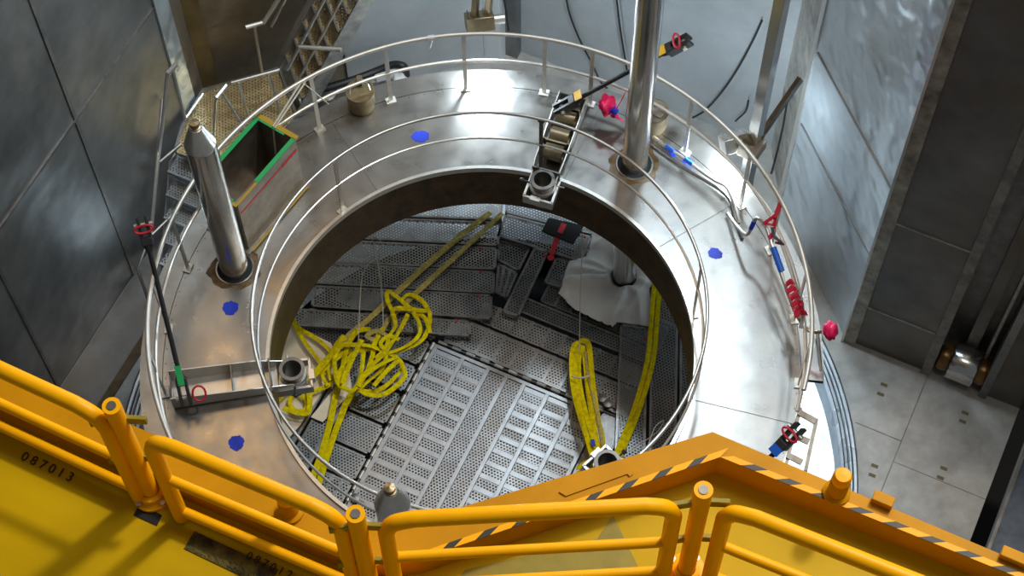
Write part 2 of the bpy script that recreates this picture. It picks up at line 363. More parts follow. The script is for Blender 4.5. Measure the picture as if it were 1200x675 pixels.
cols_az = [(157, 2.95), (51, 8.5), (-107, 3.0)]
for az, _ in cols_az:
    c = pol(3.03, az, 0)
    b = blot(c+V((0, 0, .001)), .30, .28, .3, int(az)+300, .003); b.build('rust_ring', M['rust'], ring)
    MB().lathe(c+V((0, 0, .004)), [(.225, 0), (.22, .010), (.205, .010), (.20, 0)], n=40).build('collar', M['ring'], ring)
    MB().lathe(c+V((0, 0, .004)), [(.001, .002), (.203, .002)], n=40).build('socket', M['black'], ring)

# ------------------------------------------------------------------ guide columns
for (az, zt), lab in zip(cols_az, ('steel guide column with conical tip standing beside the green taped bin', 'tall thick steel column rising out of frame behind the opening', 'steel guide column whose conical tip shows between the yellow railings')):
    c = pol(3.03, az, 0); r = .162 if az != 51 else .150
    t = thing('guide_column', (c.x, c.y, -3.0 if az == 51 else -3.0), lab, 'column')
    zc = zt-.36
    MB().lathe(c, [(r+.0, -3.4), (r, zc)], n=36).build('shaft', M['polish'], t)
    MB().lathe(c, [(r, zc), (r*1.03, zc+.01), (r*1.03, zc+.03), (r, zc+.04), (.07, zt-.04), (.055, zt-.03)], n=36).build('tip_cone', M['rail'], t)
    MB().lathe(c, [(.06, zt-.05), (.06, zt-.02), (.045, zt-.015), (.05, zt+.0), (.05, zt+.05), (.001, zt+.06)], n=20).build('tip_cap', M['bronze'], t)

# ------------------------------------------------------------------ railings
def az_of(x, y, z): p = at(x, y, z); return math.degrees(math.atan2(p.y, p.x))
t = thing('outer_railing', (0, 0, 0), 'pale two rail handrail round the outer edge of the steel ring', 'railing')
RR_ = 3.54
A0 = -55
MB().tube(circle(RR_, 1.1, -20, 262, 150), .026, 10).build('top_rail', M['rail_p'], t)
MB().tube(circle(RR_, .573, -20, 262, 150), .020, 8).build('mid_rail', M['rail_p'], t)
def rail_post(az, r, h, parent, m, w_=.05):
    a = math.radians(az); rd = V((math.cos(a), math.sin(a), 0)); tg = V((-rd.y, rd.x, 0)); c = pol(r, az)
    p = MB(); p.box(c+Z*(h/2), rd, tg, Z, .008, w_/2, h/2); p.box(c+Z*.012, rd, tg, Z, .045, .06, .012)
    p.box(c+Z*(h-.01), rd, tg, Z, .02, w_*.9, .008)
    return p.build('post', m, parent)
for x, y in ((546, 104.5), (458, 118), (638, 108), (802, 179), (864, 243), (374, 151)): rail_post(az_of(x, y, 0), RR_, 1.09, t, M['rail_p'])
for az in (66, 160, 173, 186, 200, 215, 232, 18, 3, -10): rail_post(az, RR_, 1.09, t, M['rail_p'])
for x, y in ((505, 43), (766, 91)):
    a_ = az_of(x, y, 1.1); tag(MB().tube([pol(RR_, a_-.6, 1.1), pol(RR_, a_, 1.1), pol(RR_, a_+.6, 1.1)], .034, 10).tube([pol(RR_-.03, a_, 1.08), pol(RR_-.05, a_+.5, .98)], .014, 6).build('tape_wrap', M['foil'], t), 'white tape wrap')
t = thing('inner_railing', (0, 0, 0), 'bright two tube handrail curving round the central opening', 'railing')
RJ = 2.43
MB().tube(circle(RJ, 1.12, n=140), .020, 10, closed=True).build('top_rail', M['rail'], t)
MB().tube(circle(RJ, .60, n=140), .016, 8, closed=True).build('mid_rail', M['rail'], t)
for x, y in ((410, 256), (808, 369)): rail_post(az_of(x, y, 0), RJ, 1.1, t, M['rail'] if x < 500 else M['rail_p'], .045)
for az in (187, 71, -48, -90): rail_post(az, RJ, 1.1, t, M['dark_steel'], .045)

# ------------------------------------------------------------------ guide brackets across the ring, each with a tube over the opening
BP_ = [at(x, y, .2) for x, y in ((342, 432), (636, 210), (712, 541))]; BR = [p.xy.length for p in BP_]; BA = [math.degrees(math.atan2(p.y, p.x)) for p in BP_]
def bracket(az, rt, lab, kind):
    a = math.radians(az); d = V((math.cos(a), math.sin(a), 0)); s = V((-d.y, d.x, 0)); c = d*2.9
    t = thing('guide_bracket', (c.x, c.y, 0), lab, 'bracket')
    rin, rout, hw = rt, 3.46, .17
    g = MB(); g.box(d*((rin+rout)/2+.1)+Z*.02, d, s, Z, (rout-rin)/2-.1, hw, .012)
    g.build('base_web', M['rail'] if kind != 1 else M['dark_steel'], t)
    for sg in (-1, 1):
        g = MB(); g.slab([d*rin+s*(sg*hw*.85)+Z*.02, d*rout+s*(sg*hw)+Z*.02, d*rout+s*(sg*hw)+Z*.26, d*2.5+s*(sg*hw)+Z*.20, d*rin+s*(sg*hw*.85)+Z*.12], s, .016)
        g.build('side_flange', M['rail'], t, .003)
    for r in (rout-.01, 2.78, 2.36): MB().box(d*r+Z*.11, s, Z, d, hw, .10, .008).build('stiffener', M['dark_steel'], t)
    if kind == 1:
        g = MB()
        for r in (2.62, 2.86, 3.12):
            g.lathe(d*r+Z*.2-s*.12, [(.10, 0), (.10, .22), (.001, .22)], n=20, axis=s)
            g.box(d*(r+.12)+Z*.16, d, s, Z, .012, .13, .1)
        g.build('roller', M['bronze'], t)
    tc = d*rt
    MB().lathe(tc, [(.125, -.25), (.125, .17), (.145, .17), (.145, .20), (.105, .20), (.105, -.25), (.125, -.25)], n=32).build('guide_tube', M['dark_steel'], t)
    tag(MB().lathe(tc, [(.15, .02), (.155, .03), (.155, .07), (.15, .08), (.126, .08), (.126, .02)], n=32).build('clamp_ring', M['rail'], t), 'bright clamp ring')
    g = MB()
    for sg in (-1, 1): g.box(tc+s*(sg*.17)-Z*.02, d, s, Z, .19, .014, .07)
    g.box(tc-d*.19-Z*.02, d, s, Z, .012, .18, .07); g.box(tc+d*.19-Z*.02, d, s, Z, .012, .18, .07)
    g.box(tc-d*.2+Z*.02+s*.03, d, s, Z, .03, .06, .05)
    g.build('clamp_frame', M['rail'], t)
    MB().tube([tc-s*.16+Z*.05+d*.05, tc-s*.25+Z*.06+d*.05], .010, 8).build('lock_pin', M['rail'], t)
    g = MB(); g.tube([tc+s*.16+Z*.05, tc+s*.24+Z*.06], .012, 8); g.lathe(tc+s*.26+Z*.06, [(.001, -.03), (.022, -.02), (.03, 0), (.022, .02), (.001, .03)], n=12)
    g.build('lock_pin', M['blackpl'], t)
    return t, d, s
bracket(BA[0], BR[0], 'steel guide bracket at left with black rod hooked to its outer end', 0)
bracket(BA[1], BR[1], 'steel guide bracket with bronze rollers below the rear black rod', 1)
bracket(BA[2], BR[2], 'guide bracket whose dark tube mouth meets the yellow deck edge', 2)

# ------------------------------------------------------------------ black pull rods
def pull_rod(p, q, lab, labcol, headq=True, carp=False):
    p = V(p); q = V(q); d = (q-p).normalized(); s = d.cross(Z).normalized(); u = s.cross(d)
    t = thing('pull_rod', p, lab, 'rod')
    MB().tube([p+d*.28, q-d*.30], .028, 10).build('rod', M['cable'], t)
    def head(c, dd, up=True):
        g = MB(); g.tube([c, c+dd*.10], [.035, .06], 12)
        for sg in (-1, 1): g.box(c+dd*.24+s*(sg*.045), dd, s, u, .15, .018, .065)
        g.box(c+dd*.12, dd, s, u, .04, .06, .07)
        h = g.build('fork_head', M['blackpl'], t, .006)
        MB().tube([c+dd*.30-s*.10, c+dd*.30+s*.10], .028, 10).build('pin', M['rail'], h)
    head(q-d*.38, d); head(p+d*.34, -d)
    cc = q-d*.08 if headq else p+d*.05
    if headq: c = q-d*.1+s*.02+u*.09
    g = MB()
    cen = (q-d*.12+u*.09) if headq else (p+d*.06+u*.09+s*.12)
    pts = [cen+(s*(.10*math.cos(k))+d*(.042*math.sin(k))) for k in [i*2*PI/16 for i in range(16)]]
    g.tube(pts, .013, 8, closed=True); tag(g.build('carabiner', M['red'], t), 'red carabiner')
    if carp:
        cen = p+d*.06+u*.06+s*.16; g = MB(); pts = [cen+(s*(.07*math.cos(k))+d*(.085*math.sin(k))) for k in [i*2*PI/16 for i in range(16)]]
        g.tube(pts, .012, 8, closed=True); tag(g.build('carabiner', M['red'], t), 'red carabiner')
    lc = (p+d*.30) if labcol is M['green'] else None
    g = MB()
    if lc is not None: g.box(lc+u*.067, d, s, u, .11, .035, .004)
    else:
        g.box(q-d*.34+u*.066, d, s, u, .05, .06, .004); MB().box(p+d*.32+u*.066, d, s, u, .05, .06, .004).build('tag_band', labcol, t)
    g.build('tag_band', labcol, t)
    return t
pull_rod(at(218, 470, .25), at(166, 255, 1.5), 'long black rod with green tag leaning out past the left railing', M['green'], True, True)
pull_rod(at(655, 128, .30), at(808, 46, 1.4), 'black rod with yellow tags crossing behind the tall column', M['paintring'])
pull_rod(at(835, 605, .5), at(938, 500, 1.25), 'short black rod head with blue tag next to the small ladder', M['bluetape'])

# ------------------------------------------------------------------ green taped bin
bc = [at(302, 138, 1.02), at(346, 160, 1.02), at(278, 237, 1.02), at(234, 215, 1.02)]
cen = sum(bc, V((0, 0, 0)))/4
ux = (bc[1]-bc[2]+bc[0]-bc[3]); ux.z = 0; lx = ux.length/4; ux.normalize(); uy = V((-ux.y, ux.x, 0)); ly = abs((bc[0]-bc[1]).dot(uy))/2
t = thing('steel_bin', (cen.x, cen.y, 0), 'open rectangular steel bin with green tape on its rim', 'bin')
c0 = V((cen.x, cen.y, 0))
g = MB()
for sx, sy in ((1, 0), (-1, 0), (0, 1), (0, -1)):
    g.box(c0+ux*(sx*lx)+uy*(sy*ly)+Z*.52, ux, uy, Z, .012 if sx else lx, .012 if sy else ly, .49)
g.box(c0+Z*.05, ux, uy, Z, lx, ly, .02)
g.build('body', M['bin'], t)
g = MB(); g.box(c0+Z*.015, ux, uy, Z, lx+.06, ly+.06, .012); g.build('base_flange', M['bin'], t)
g = MB()
for sy in (1, -1): g.box(c0+uy*(sy*ly)+Z*1.015, ux, uy, Z, lx*(.97 if sy > 0 else .62), .026, .008) if sy > 0 else g.box(c0-uy*ly+ux*(lx*.32)+Z*1.015, ux, uy, Z, lx*.66, .026, .008)
g.box(c0-ux*lx+Z*1.015, ux, uy, Z, .026, ly*.8, .008); g.box(c0+ux*(lx-.02)+Z*1.012+uy*.06, ux, uy, Z, .02, ly*.75, .007)
tag(g.build('green_tape', M['green'], t), 'green tape')
g = MB(); MB().box(c0+ux*(lx+.012)+Z*1.015, ux, uy, Z, .03, ly+.03, .008).build('yellow_tape', M['ytape'], t); g.box(c0-ux*(lx+.02)+Z*1.012, ux, uy, Z, .018, ly+.02, .008)
g.box(c0-uy*(ly+.012)+Z*1.010-ux*(lx*.5), ux, uy, Z, lx*.5, .012, .008)
tag(g.build('yellow_tape', M['ytape'], t), 'yellow tape')
tag(MB().box(c0-uy*(ly+.066)+Z*.03, ux, uy, Z, lx, .008, .012).build('yellow_tape', M['ytape'], t), 'yellow tape')
g = MB(); g.box(c0-uy*(ly+.0135)+Z*.80, ux, uy, Z, lx*.98, .002, .012); g.box(c0-uy*(ly+.0135)+Z*.80+ux*lx*.72, ux, uy, Z, lx*.25, .003, .024)
tag(g.build('red_line', M['redtape'], t), 'red line')
# strings tying the bin to the railing
rp = pol(RR_, az_of(353, 95, 1.1), 1.1)
tag(MB().tube([rp, at(320, 148, 1.04), at(323, 180, .55)], .012, 6).tube([rp+V((.04, .0, -.02)), at(322, 150, 1.04)], .010, 6).tube([rp, at(385, 122, .5)], .008, 6).build('tie_cord', M['string']), 'white cord tied from railing into the green taped bin', 'cord')

# ------------------------------------------------------------------ tins standing by the outer railing
def tin(c, r, h, lab, m, full):
    t = thing('lidded_tin', c, lab, 'tin', 'tins by the outer railing')
    c = V(c)
    MB().lathe(c, [(.001, .005), (r*.93, .005), (r*.93, .03), (r, .04), (r, h), (r+.008, h+.004), (r+.008, h+.018), (r-.006, h+.018), (r-.006, h-.03)], n=36).build('can', m, t)
    g = MB().lathe(c+Z*(h-.02), [(.001, .03), (r-.008, .03), (r-.008, .02)], n=36); l = g.build('lid', m if not full else M['bin'], t)
    g = MB().tube(crv([c+V((-r*.75, -.05, h+.02)), c+V((-r*.5, .05, h+.07)), c+V((r*.5, .07, h+.07)), c+V((r*.75, .0, h+.02))], 5), .008, 6); g.build('handle', M['rail'], t)
    g = MB().box(c+V((0, r*.75, h+.05)), V((1, 0, 0)), V((0, 1, 0)), Z, .03, .05, .04); g.build('latch', M['bronze'], t)
    if full:
        g = MB(); g.box(c+V((-.01, -.02, h+.025)), V((.8, -.6, 0)), V((.6, .8, 0)), Z, r*.72, .035, .012); g.build('lid_bar', M['edge'], t)
tin(at(424, 124, 0), .165, .30, 'brown tin with half lid hanging inside rear left railing', M['brass'], False)
tin(at(764, 147, 0), .175, .30, 'pale tin with barred lid behind the tall column', M['bronze'], True)

# ------------------------------------------------------------------ long poles and pipe lying on the ring
def rod_thing(name, pts, r, m, lab, cat, n_=6): return tag(MB().tube(crv(pts, n_), r, 8).build(name, m), lab, cat)
PZ = .06
pp = [at(765, 160, .07), at(800, 185, .07), at(835, 210, .07), at(850, 218, .08), at(858, 232, .1), at(866, 262, .1)]
t = thing('long_pipe', at(800, 185, 0), 'thin steel pipe lying along the ring with two blue tape wraps', 'pipe')
MB().tube(crv(pp, 6), .022, 8).build('pipe', M['rail'], t)
for x, y in ((784, 174), (806, 189)):
    d = (at(800, 185, .07)-at(765, 160, .07)).normalized(); c = at(x, y, .07); MB().tube([c-d*.05, c+d*.07], .027, 10).build('tape_wrap', M['bluetape'], t)
rod_thing('steel_strip', [at(762, 168, .03), at(800, 196, .03), at(850, 228, .03), at(862, 258, .03), at(870, 280, .03)], .02, M['dark_steel'], 'thin dark bar beside the blue taped pipe on the ring', 'bar')
t = thing('crook_pole', at(880, 270, .2), 'grey pole bent into a crook leaning on the right railing', 'pole')
MB().tube(crv([at(852, 250, .05), at(866, 268, .3), at(876, 275, .5), at(882, 262, .7), at(888, 256, .8), at(897, 265, .85), at(906, 292, .8), at(922, 340, .65), at(933, 368, .5), at(944, 385, .45)], 6), .02, 8).build('pole', M['rail'], t)
MB().tube(crv([at(880, 268, .62), at(884, 259, .74)], 4), .028, 8).build('tape_wrap', M['blue'], t)
MB().tube(crv([at(906, 290, .815), at(916, 318, .74)], 4), .036, 10).build('tape_wrap', M['bluetape'], t)
t = thing('red_webbing', at(905, 262, 1.0), 'red webbing fork tied to the right railing top tube', 'strap')
rp = pol(RR_, az_of(915, 236, 1.1), 1.1)
MB().ribbon([rp, at(908, 255, 1.0)], .05, .012).ribbon([at(909, 252, 1.0), at(895, 262, .9)], .045, .012).ribbon([at(909, 252, 1.0), at(907, 268, .9)], .04, .012).ribbon([at(896, 262, .9), at(908, 264, .9)], .03, .012).build('strap', M['red'], t)
MB().tube(crv([at(905, 266, .95), at(907, 276, .9), at(913, 282, .9), at(918, 287, .85)], 5), .018, 8).build('shackle', M['dark_steel'], t)
tag(MB().ribbon([at(901, 279, .85), at(907, 273, .9)], .05, .012).build('pink_band', M['pink'], t), 'pink band')
tag(MB().ribbon([at(908, 284, .85), at(916, 286, .85)], .03, .012).build('tail', M['red'], t), 'red tail')
t = thing('wrapped_pole', at(930, 345, .5), 'pole wrapped in crimson webbing against the right railing', 'pole')
MB().tube(crv([at(916, 285, .85), at(926, 315, .8), at(940, 360, .7), at(938, 385, .6)], 5), .02, 8).build('pole', M['rail_p'], t)
g = MB()
for i, (x, y) in enumerate(((927, 331), (929, 340), (932, 348), (934, 356), (936, 362), (938, 368))):
    dx = 7 if i % 2 else 5; g.ribbon([at(x-dx, y+2, .74), at(x, y-2, .80), at(x+dx, y-1, .74)], .065, .014); 
    if i < 5: g.ribbon([at(x-dx+2, y+9, .75), at(x+dx-1, y, .78)], .035, .012)
g.build('webbing_wrap', M['red'], t)
MB().tube(crv([at(938, 372, .6), at(940, 380, .5), at(946, 386, .5), at(953, 389, .5), at(962, 389, .55)], 5), .022, 8).build('hose_end', M['bronze'], t)
def bag(name, c, r, seed, lab, m, cat):
    bm = bmesh.new(); bmesh.ops.create_icosphere(bm, subdivisions=3, radius=r); rnd = random.Random(seed); ph = [rnd.uniform(0, 6) for _ in range(6)]
    for v in bm.verts:
        n_ = v.co.normalized(); k = 1+.22*math.sin(5*n_.x+ph[0])*math.sin(4*n_.y+ph[1])+.12*math.sin(11*n_.z+ph[2]+6*n_.x); v.co *= k; v.co.x *= .75; v.co.z *= .8
    me = bpy.data.meshes.new(name); bm.to_mesh(me); bm.free(); me.materials.append(m)
    for p in me.polygons: p.use_smooth = True
    o = bpy.data.objects.new(name, me); COL.objects.link(o); o.location = c
    return tag(o, lab, cat) if lab else o
bag('pink_bag', at(973, 388, .55), .105, 3, 'magenta fabric bag over a pole end outside the right railing', M['pink'], 'bag')
t = thing('pink_ribbon_bundle', at(715, 128, .4), 'magenta fabric bundle with blue knot left of the tall column', 'bundle')
o = bag('fabric_puff', V((0, 0, 0)), .13, 5, None, M['pink'], None); o.location = at(713, 123, .5)-t.location; o.parent = t
tag(MB().tube([at(717, 127, .55), at(722, 132, .5)], .045, 10).build('knot', M['blue'], t), 'dark blue knot')
g = MB().ribbon([at(718, 132, .5), at(721, 137, .4), at(730, 141, .2)], .05, .012).ribbon([at(722, 128, .6), at(728, 118, .8), at(733, 108, 1.0)], .02, .01).ribbon([at(716, 136, .4), at(724, 136, .35)], .06, .012)
g.build('streamer', M['pink'], t)

# ------------------------------------------------------------------ lamps on poles at the back
def lamp(c, dirn, lab, arm_to, power, aim):
    c = V(c); t = thing('pole_lamp', c, lab, 'lamp', 'work lamps hung behind the ring')
    d = V(dirn).normalized(); s = d.cross(Z).normalized(); u = s.cross(d)
    g = MB(); g.box(c, d, s, u, .09, .17, .12); 
    for k in range(5): g.box(c-d*.10+s*(.064*(k-2)), d, s, u, .02, .008, .11)
    g.build('housing', M['bronze'] if power < 400 else M['rail'], t, .01)
    MB().tube([c-s*.17, c-s*.30], .06, 14).build('side_gland', M['rail'], t)
    MB().box(c+d*.094, d, s, u, .006, .14, .09).build('lens', M['lens'], t)
    a = V(arm_to); v = (a-c).normalized()
    g = MB(); g.bar(c+s*.07, a+s*.07, .07, .09); g.bar(c-s*.09, a-s*.09, .07, .09); g.build('arm', M['bronze'], t)
    L = bpy.data.lights.new('lamp_light', 'POINT'); L.energy = power; L.color = (.74, .89, 1); L.shadow_soft_size = .09
    lo = bpy.data.objects.new('lamp_light', L); COL.objects.link(lo); lo.parent = t; q = c+d*.13; lo.location = q-c
    lo.rotation_euler = (V(aim)-q).to_track_quat('-Z', 'Y').to_euler()
    return t
l1 = at(562, 25, .75)
lamp(l1, V((.05, -.45, -.8)), 'bronze box lamp on twin arms at the top of the back wall', l1+V((.25, .6, 2.2)), 260, l1+V((0, -1.2, -1.2)))
# pole at right with clamp, lamp and brace
pt = at(884, 165, .45)
t = thing('square_pole', (pt.x, pt.y, -3.0), 'tall square steel pole with clamp behind the right railing', 'pole')
MB().bar((pt.x, pt.y, -3.0), (pt.x, pt.y, 6.5), .13, .13).build('pole', M['polish'], t, .004)
g = MB(); g.box(pt+V((-.03, -.06, -.05)), V((.8, -.6, 0)), V((.6, .8, 0)), Z, .12, .13, .08); g.build('clamp', M['bin'], t, .006)
br = at(938, 92, .9)
MB().bar(pt+V((.05, .0, .05)), br, .05, .15).build('brace', M['brown'], t)
l2 = at(862, 166, .30)
lamp(l2, V((.15, -.55, -.75)), 'grey finned lamp clamped to the square pole at right', pt+V((0, 0, .1)), 440, l2+V((0, -1, -.9)))

# ------------------------------------------------------------------ cables down the back wall
BN = E2; BP = W(0, 5.80)
def wallcable(px, lab, r=.014, off=.0): return tag(MB().tube(crv([atr(x, y, BP-BN*off, BN) for x, y in px], 8), r, 6).build('black_cable', M['cable']), lab, 'cable')
wallcable([(663, -5), (668, 18), (680, 48), (694, 75), (704, 96), (712, 104)], 'black cable hanging on the back wall left of the tall column')
wallcable([(722, -5), (727, 35), (732, 66), (735, 84)], 'short black cable just left of the tall column top')
wallcable([(893, 24), (882, 48), (866, 78), (848, 105), (828, 128), (812, 138)], 'black cable sweeping from square pole to the tall column')
wallcable([(922, 0), (914, 30), (904, 60), (897, 80)], 'black cable running down right of the square pole', off=.3)
wallcable([(926, 112), (922, 122), (917, 150), (910, 180), (903, 205), (893, 226)], 'black cable below the brace on the corner pilaster', off=.35)
wallcable([(877, 118), (874, 130), (865, 139), (862, 142)], 'short black loop of cable beside the pole lamp', off=.2)
wallcable([(590, -4), (592, 8), (594, 22), (596, 36)], 'black cable hanging over the pale rear beam', off=.15)
# rear pipe and wrapped hose behind the left rear railing
t = thing('rear_pipe', at(430, 95, -2.7), 'grey pipe with black lagged hose behind the rear left railing', 'pipe')
zz = -2.4
MB().tube([at(350, 118, zz), at(470, 80, zz)], .075, 12).build('pipe', M['rail'], t)
MB().tube(crv([at(372, 106, zz+.15), at(410, 95, zz+.15), at(440, 84, zz+.15), at(460, 76, zz+.2), at(473, 78, zz+.2), at(476, 88, zz)], 6), .055, 10).build('hose', M['cable'], t)
MB().lathe(at(382, 112, zz), [(.14, -.2), (.16, -.18), (.16, .1), (.12, .12), (.001, .12)], n=24).build('valve', M['dark_steel'], t)
MB().box(at(452, 86, zz+.1), V((1, .3, 0)).normalized(), V((-.3, 1, 0)).normalized(), Z, .16, .07, .06).build('junction_box', M['foil'], t, .01)
bag('plastic_wrap', at(468, 96, -2.4), .16, 9, 'crumpled clear plastic wrap behind the rear left railing post', M['foil'], 'wrap')

# ------------------------------------------------------------------ stair at left rear
t = thing('access_stair', at(290, 130, -3.0), 'perforated steel stair with landing hugging the left rear walls', 'stairs')
LZ = -1.6
U17 = V((math.cos(math.radians(17)), math.sin(math.radians(17)), 0)); U73 = V((U17.y, -U17.x, 0))
pl = [at(238, 108, LZ), at(328, 82, LZ)]
p3 = pl[1]+U73*.75; p4 = at(282, 205, LZ); p5 = at(206, 178, LZ); p6 = at(214, 150, LZ)
MB().prism([(p.x, p.y) for p in (pl[0], pl[1], p3, p4, p5, p6)], LZ-.02, LZ).build('landing', M['perf_stair'], t)
g = MB(); seq = [pl[0], pl[1]]; g.bar(pl[0]+Z*.0, pl[1], .03, .12); g.bar(p6, pl[0], .03, .12); g.bar(p5, p6, .03, .12); g.bar(pl[1], p3, .04, .08); g.build('landing_frame', M['tread_edge'], t)
# upper flight, rising along the chamfer wall
r_, h_ = .150, .29; p0 = pl[1]
NU = 14
for i in range(NU):
    c = p0+U17*(r_*(i+.9))+Z*(h_*(i+1)); q = c+U73*.75
    g = MB(); g.slab([c-U17*.01, c+U17*r_, q+U17*r_, q-U17*.01], Z, .010); g.slab([c-Z*h_, c, q, q-Z*h_], U17, .010)
    o = g.build('tread', M['perf_stair'], t)
    MB().box((c+q)/2-U17*.02-Z*.01, U73, U17, Z, .375, .012, .025).build('nosing', M['tread_edge'], o)
d_ = U17*r_*NU+Z*h_*NU
for sft in (0, .78):
    a = p0+U73*sft-U17*.04-Z*.0; MB().slab([a, a+U17*.24, a+U17*.24+d_, a+d_], U73, .02).build('stringer', M['edge'], t)
for sft, hh in ((0.0, .95), (.72, .95)):
    a = p0+U73*sft+Z*hh; MB().tube([a, a+d_], .02, 8).build('handrail', M['rail'], t)
    if sft:
        MB().tube([p0+U73*sft+Z*.45, p0+U73*sft+Z*.45+d_], .016, 8).build('handrail', M['rail'], t)
b0 = at(350, 55, .2); MB().tube([b0, at(400, 58, .2)], .03, 10).build('cross_bar', M['rail'], t)
# landing guard rails
def guard(pts, hh, m=M['rail']):
    MB().tube([p+Z*hh for p in pts], .02, 8).build('handrail', m, t)
gtop = at(238, 108, LZ)
guard([at(270, 97, LZ+.02), at(328, 82, LZ+.02)], 0.02)
for (x0, y0, x1, y1) in ((259, 106, 287, 152), (280, 97, 292, 140), (315, 87, 328, 130), (253, 115, 250, 172)):
    MB().tube([at(x0, y0, LZ+.6), at(x1, y1, LZ+.05)], .018, 8).build('rail_post', M['rail'], t)
MB().tube([at(253, 115, LZ+.9), at(265, 100, LZ+.9)], .03, 8).build('handrail', M['rail'], t)
MB().tube([at(271, 97, LZ+.6), at(327, 82, LZ+.6)], .022, 8).build('handrail', M['rail'], t)
MB().tube([at(238, 110, LZ+.3), at(218, 138, LZ+.3)], .022, 8).build('handrail', M['rail'], t)
# free standing handrail by the brown wall
t2 = thing('wall_handrail', at(308, 83, -1.5), 'short handrail standing before the brown wall left of the stair', 'handrail')
MB().tube([at(307, 84, -1.5), at(298, 30, -.6)], .02, 8).build('post', M['rail'], t2)
MB().tube([at(288, 32, -.5), at(309, 26, -.5), at(327, -2, -.1)], .03, 8).build('bar', M['rail_p'], t2)
# lower flight going down along the left wall
NL = 7
l0 = at(208, 184, -1.85); l1_ = at(194, 345, -2.88)
for i in range(NL):
    k = i/(NL-1); c = l0.lerp(l1_, k); q = c+E1*.72
    g = MB(); g.slab([c, c-E2*.25, q-E2*.25, q], Z, .012); o = g.build('tread', M['perf_stair'] if False else M['perf'], t)
    g = MB(); g.box((c+q)/2-E2*.25-Z*.01, E1, E2, Z, .36, .012, .03); g.box((c+q)/2-Z*.01, E1, E2, Z, .36, .012, .03); g.build('nosing', M['tread_edge'], o)
ds = (l1_-l0)
for sft in (-.02, .74):
    a = l0+E1*sft-ds*.1-Z*.1; MB().slab([a, a-E2*.25, a-E2*.25+ds*1.12, a+ds*1.12], E1, .02).build('stringer', M['hatch'], t)
a = l0-E1*.05
MB().tube([a+Z*1.0-ds*.1, a+Z*1.0+ds*.95], .02, 8).build('handrail', M['rail'], t)
# tall handrail frame at the left of the stair
t3 = thing('stair_grab_rail', at(180, 250, -2.5), 'tall bent grab rail between the left wall and the stair', 'handrail')
MB().tube(crv([at(178, 262, -2.0), at(184, 200, -1.4), at(190, 150, -.8), at(196, 90, -.2), at(197, 86, -.15)], 4), .025, 8).tube([at(197, 86, -.15), at(207, 75, -.1)], .035, 8).tube([at(203, 83, -.15), at(217, 140, -.8)], .022, 8).build('rail', M['rail'], t3)
MB().tube([at(187, 190, -1.3), at(212, 169, -1.3)], .025, 8).tube([at(178, 275, -2.2), at(202, 252, -2.2)], .022, 8).tube([at(170, 292, -2.4), at(161, 315, -2.5), at(176, 358, -2.9)], .022, 8).build('stay', M['dark_steel'], t3)

# ------------------------------------------------------------------ small ladder at the right outer edge
t = thing('short_ladder', at(935, 500, -.1), 'short pale step ladder fixed at the right edge of the ring', 'ladder')
for xs in (((938, 478), (921, 545)), ((957, 491), (944, 552))):
    MB().bar(at(*xs[0], -.1), at(*xs[1], -.1), .04, .03).build('side_rail', M['bin'], t)
for a, b in (((936, 483), (956, 494)), ((930, 510), (948, 518)), ((922, 533), (940, 542))):
    MB().bar(at(*a, -.07), at(*b, -.07), .07, .02).build('rung', M['bin'], t)
MB().tube([at(958, 389, .1), at(962, 434, .0)], .02, 8).build('stay', M['rail'], t)

# ------------------------------------------------------------------ gratings inside the well
GZ = -2.85
def gobj(lab, poly, z, m=None, fr=.028, name='grating_plank', group='grating planks in the well', ribs=0, h=.05, dark=False):
    P = [V((p.x, p.y, 0)) for p in poly]; c = sum(P, V((0, 0, 0)))/len(P)
    t = thing(name, (c.x, c.y, z-h), lab, 'grating', group)
    MB().prism([(p.x, p.y) for p in P], z-.012, z-.004).build('perforated_sheet', m or M['perf'], t)
    g = MB(); n_ = len(P)
    for i in range(n_):
        a, b = P[i], P[(i+1) % n_]; d = (b-a).normalized(); nn = V((-d.y, d.x, 0))
        if nn.dot(c-a) < 0: nn = -nn
        g.bar(a+nn*fr/2+Z*(z-h/2), b+nn*fr/2+Z*(z-h/2), fr, h)
    g.build('edge_frame', M['frame'], t)
    if ribs:
        g = MB(); a, b, c2, d2 = P
        for i in range(1, ribs):
            k = i/ribs; g.bar(a.lerp(b, k)+Z*(z+.004), d2.lerp(c2, k)+Z*(z+.004), .035, .02)
        g.build('cross_rib', M['frame'], t)
    if dark:
        q = P[1].lerp(c, .16)+Z*(z+.001); tag(MB().lathe(q, [(.001, .004), (.018, .004), (.018, 0)], n=12).build('red_dot', M['redtape'], t), 'red dot')
    return t
def gpx(lab, px, z, **k): return gobj(lab, [at(x, y, z) for x, y in px], z, **k)
def gab(lab, a0, a1, b0, b1, z, **k): return gobj(lab, [W(a0, b0), W(a1, b0), W(a1, b1), W(a0, b1)], z, **k)
ZP = -2.72
planks = [([(345, 361), (552, 376), (552, 394), (342, 381)], 'lowest of the horizontal grating planks at left'),
          ([(368, 334), (577, 345), (576, 374), (364, 359)], 'second lowest horizontal grating plank at left'),
          ([(373, 307), (580, 318), (579, 344), (368, 332)], 'third horizontal grating plank up, below the yellow strap ends'),
          ([(330, 277), (583, 290), (581, 316), (330, 305)], 'fourth horizontal grating plank up at left rear'),
          ([(330, 250), (588, 260), (584, 288), (330, 275)], 'fifth horizontal grating plank up under the rear rim'),
          ([(330, 222), (590, 232), (588, 258), (330, 248)], 'rearmost horizontal grating plank, mostly hidden by the rim')]
for px, lab in planks: gpx(lab, px, ZP, dark=True)
ZQ = -2.78
gpx('rearmost grating plank under the rim behind the black mat', [(592, 215), (720, 232), (700, 276), (592, 249)], ZP, m=M['perf_dark'])
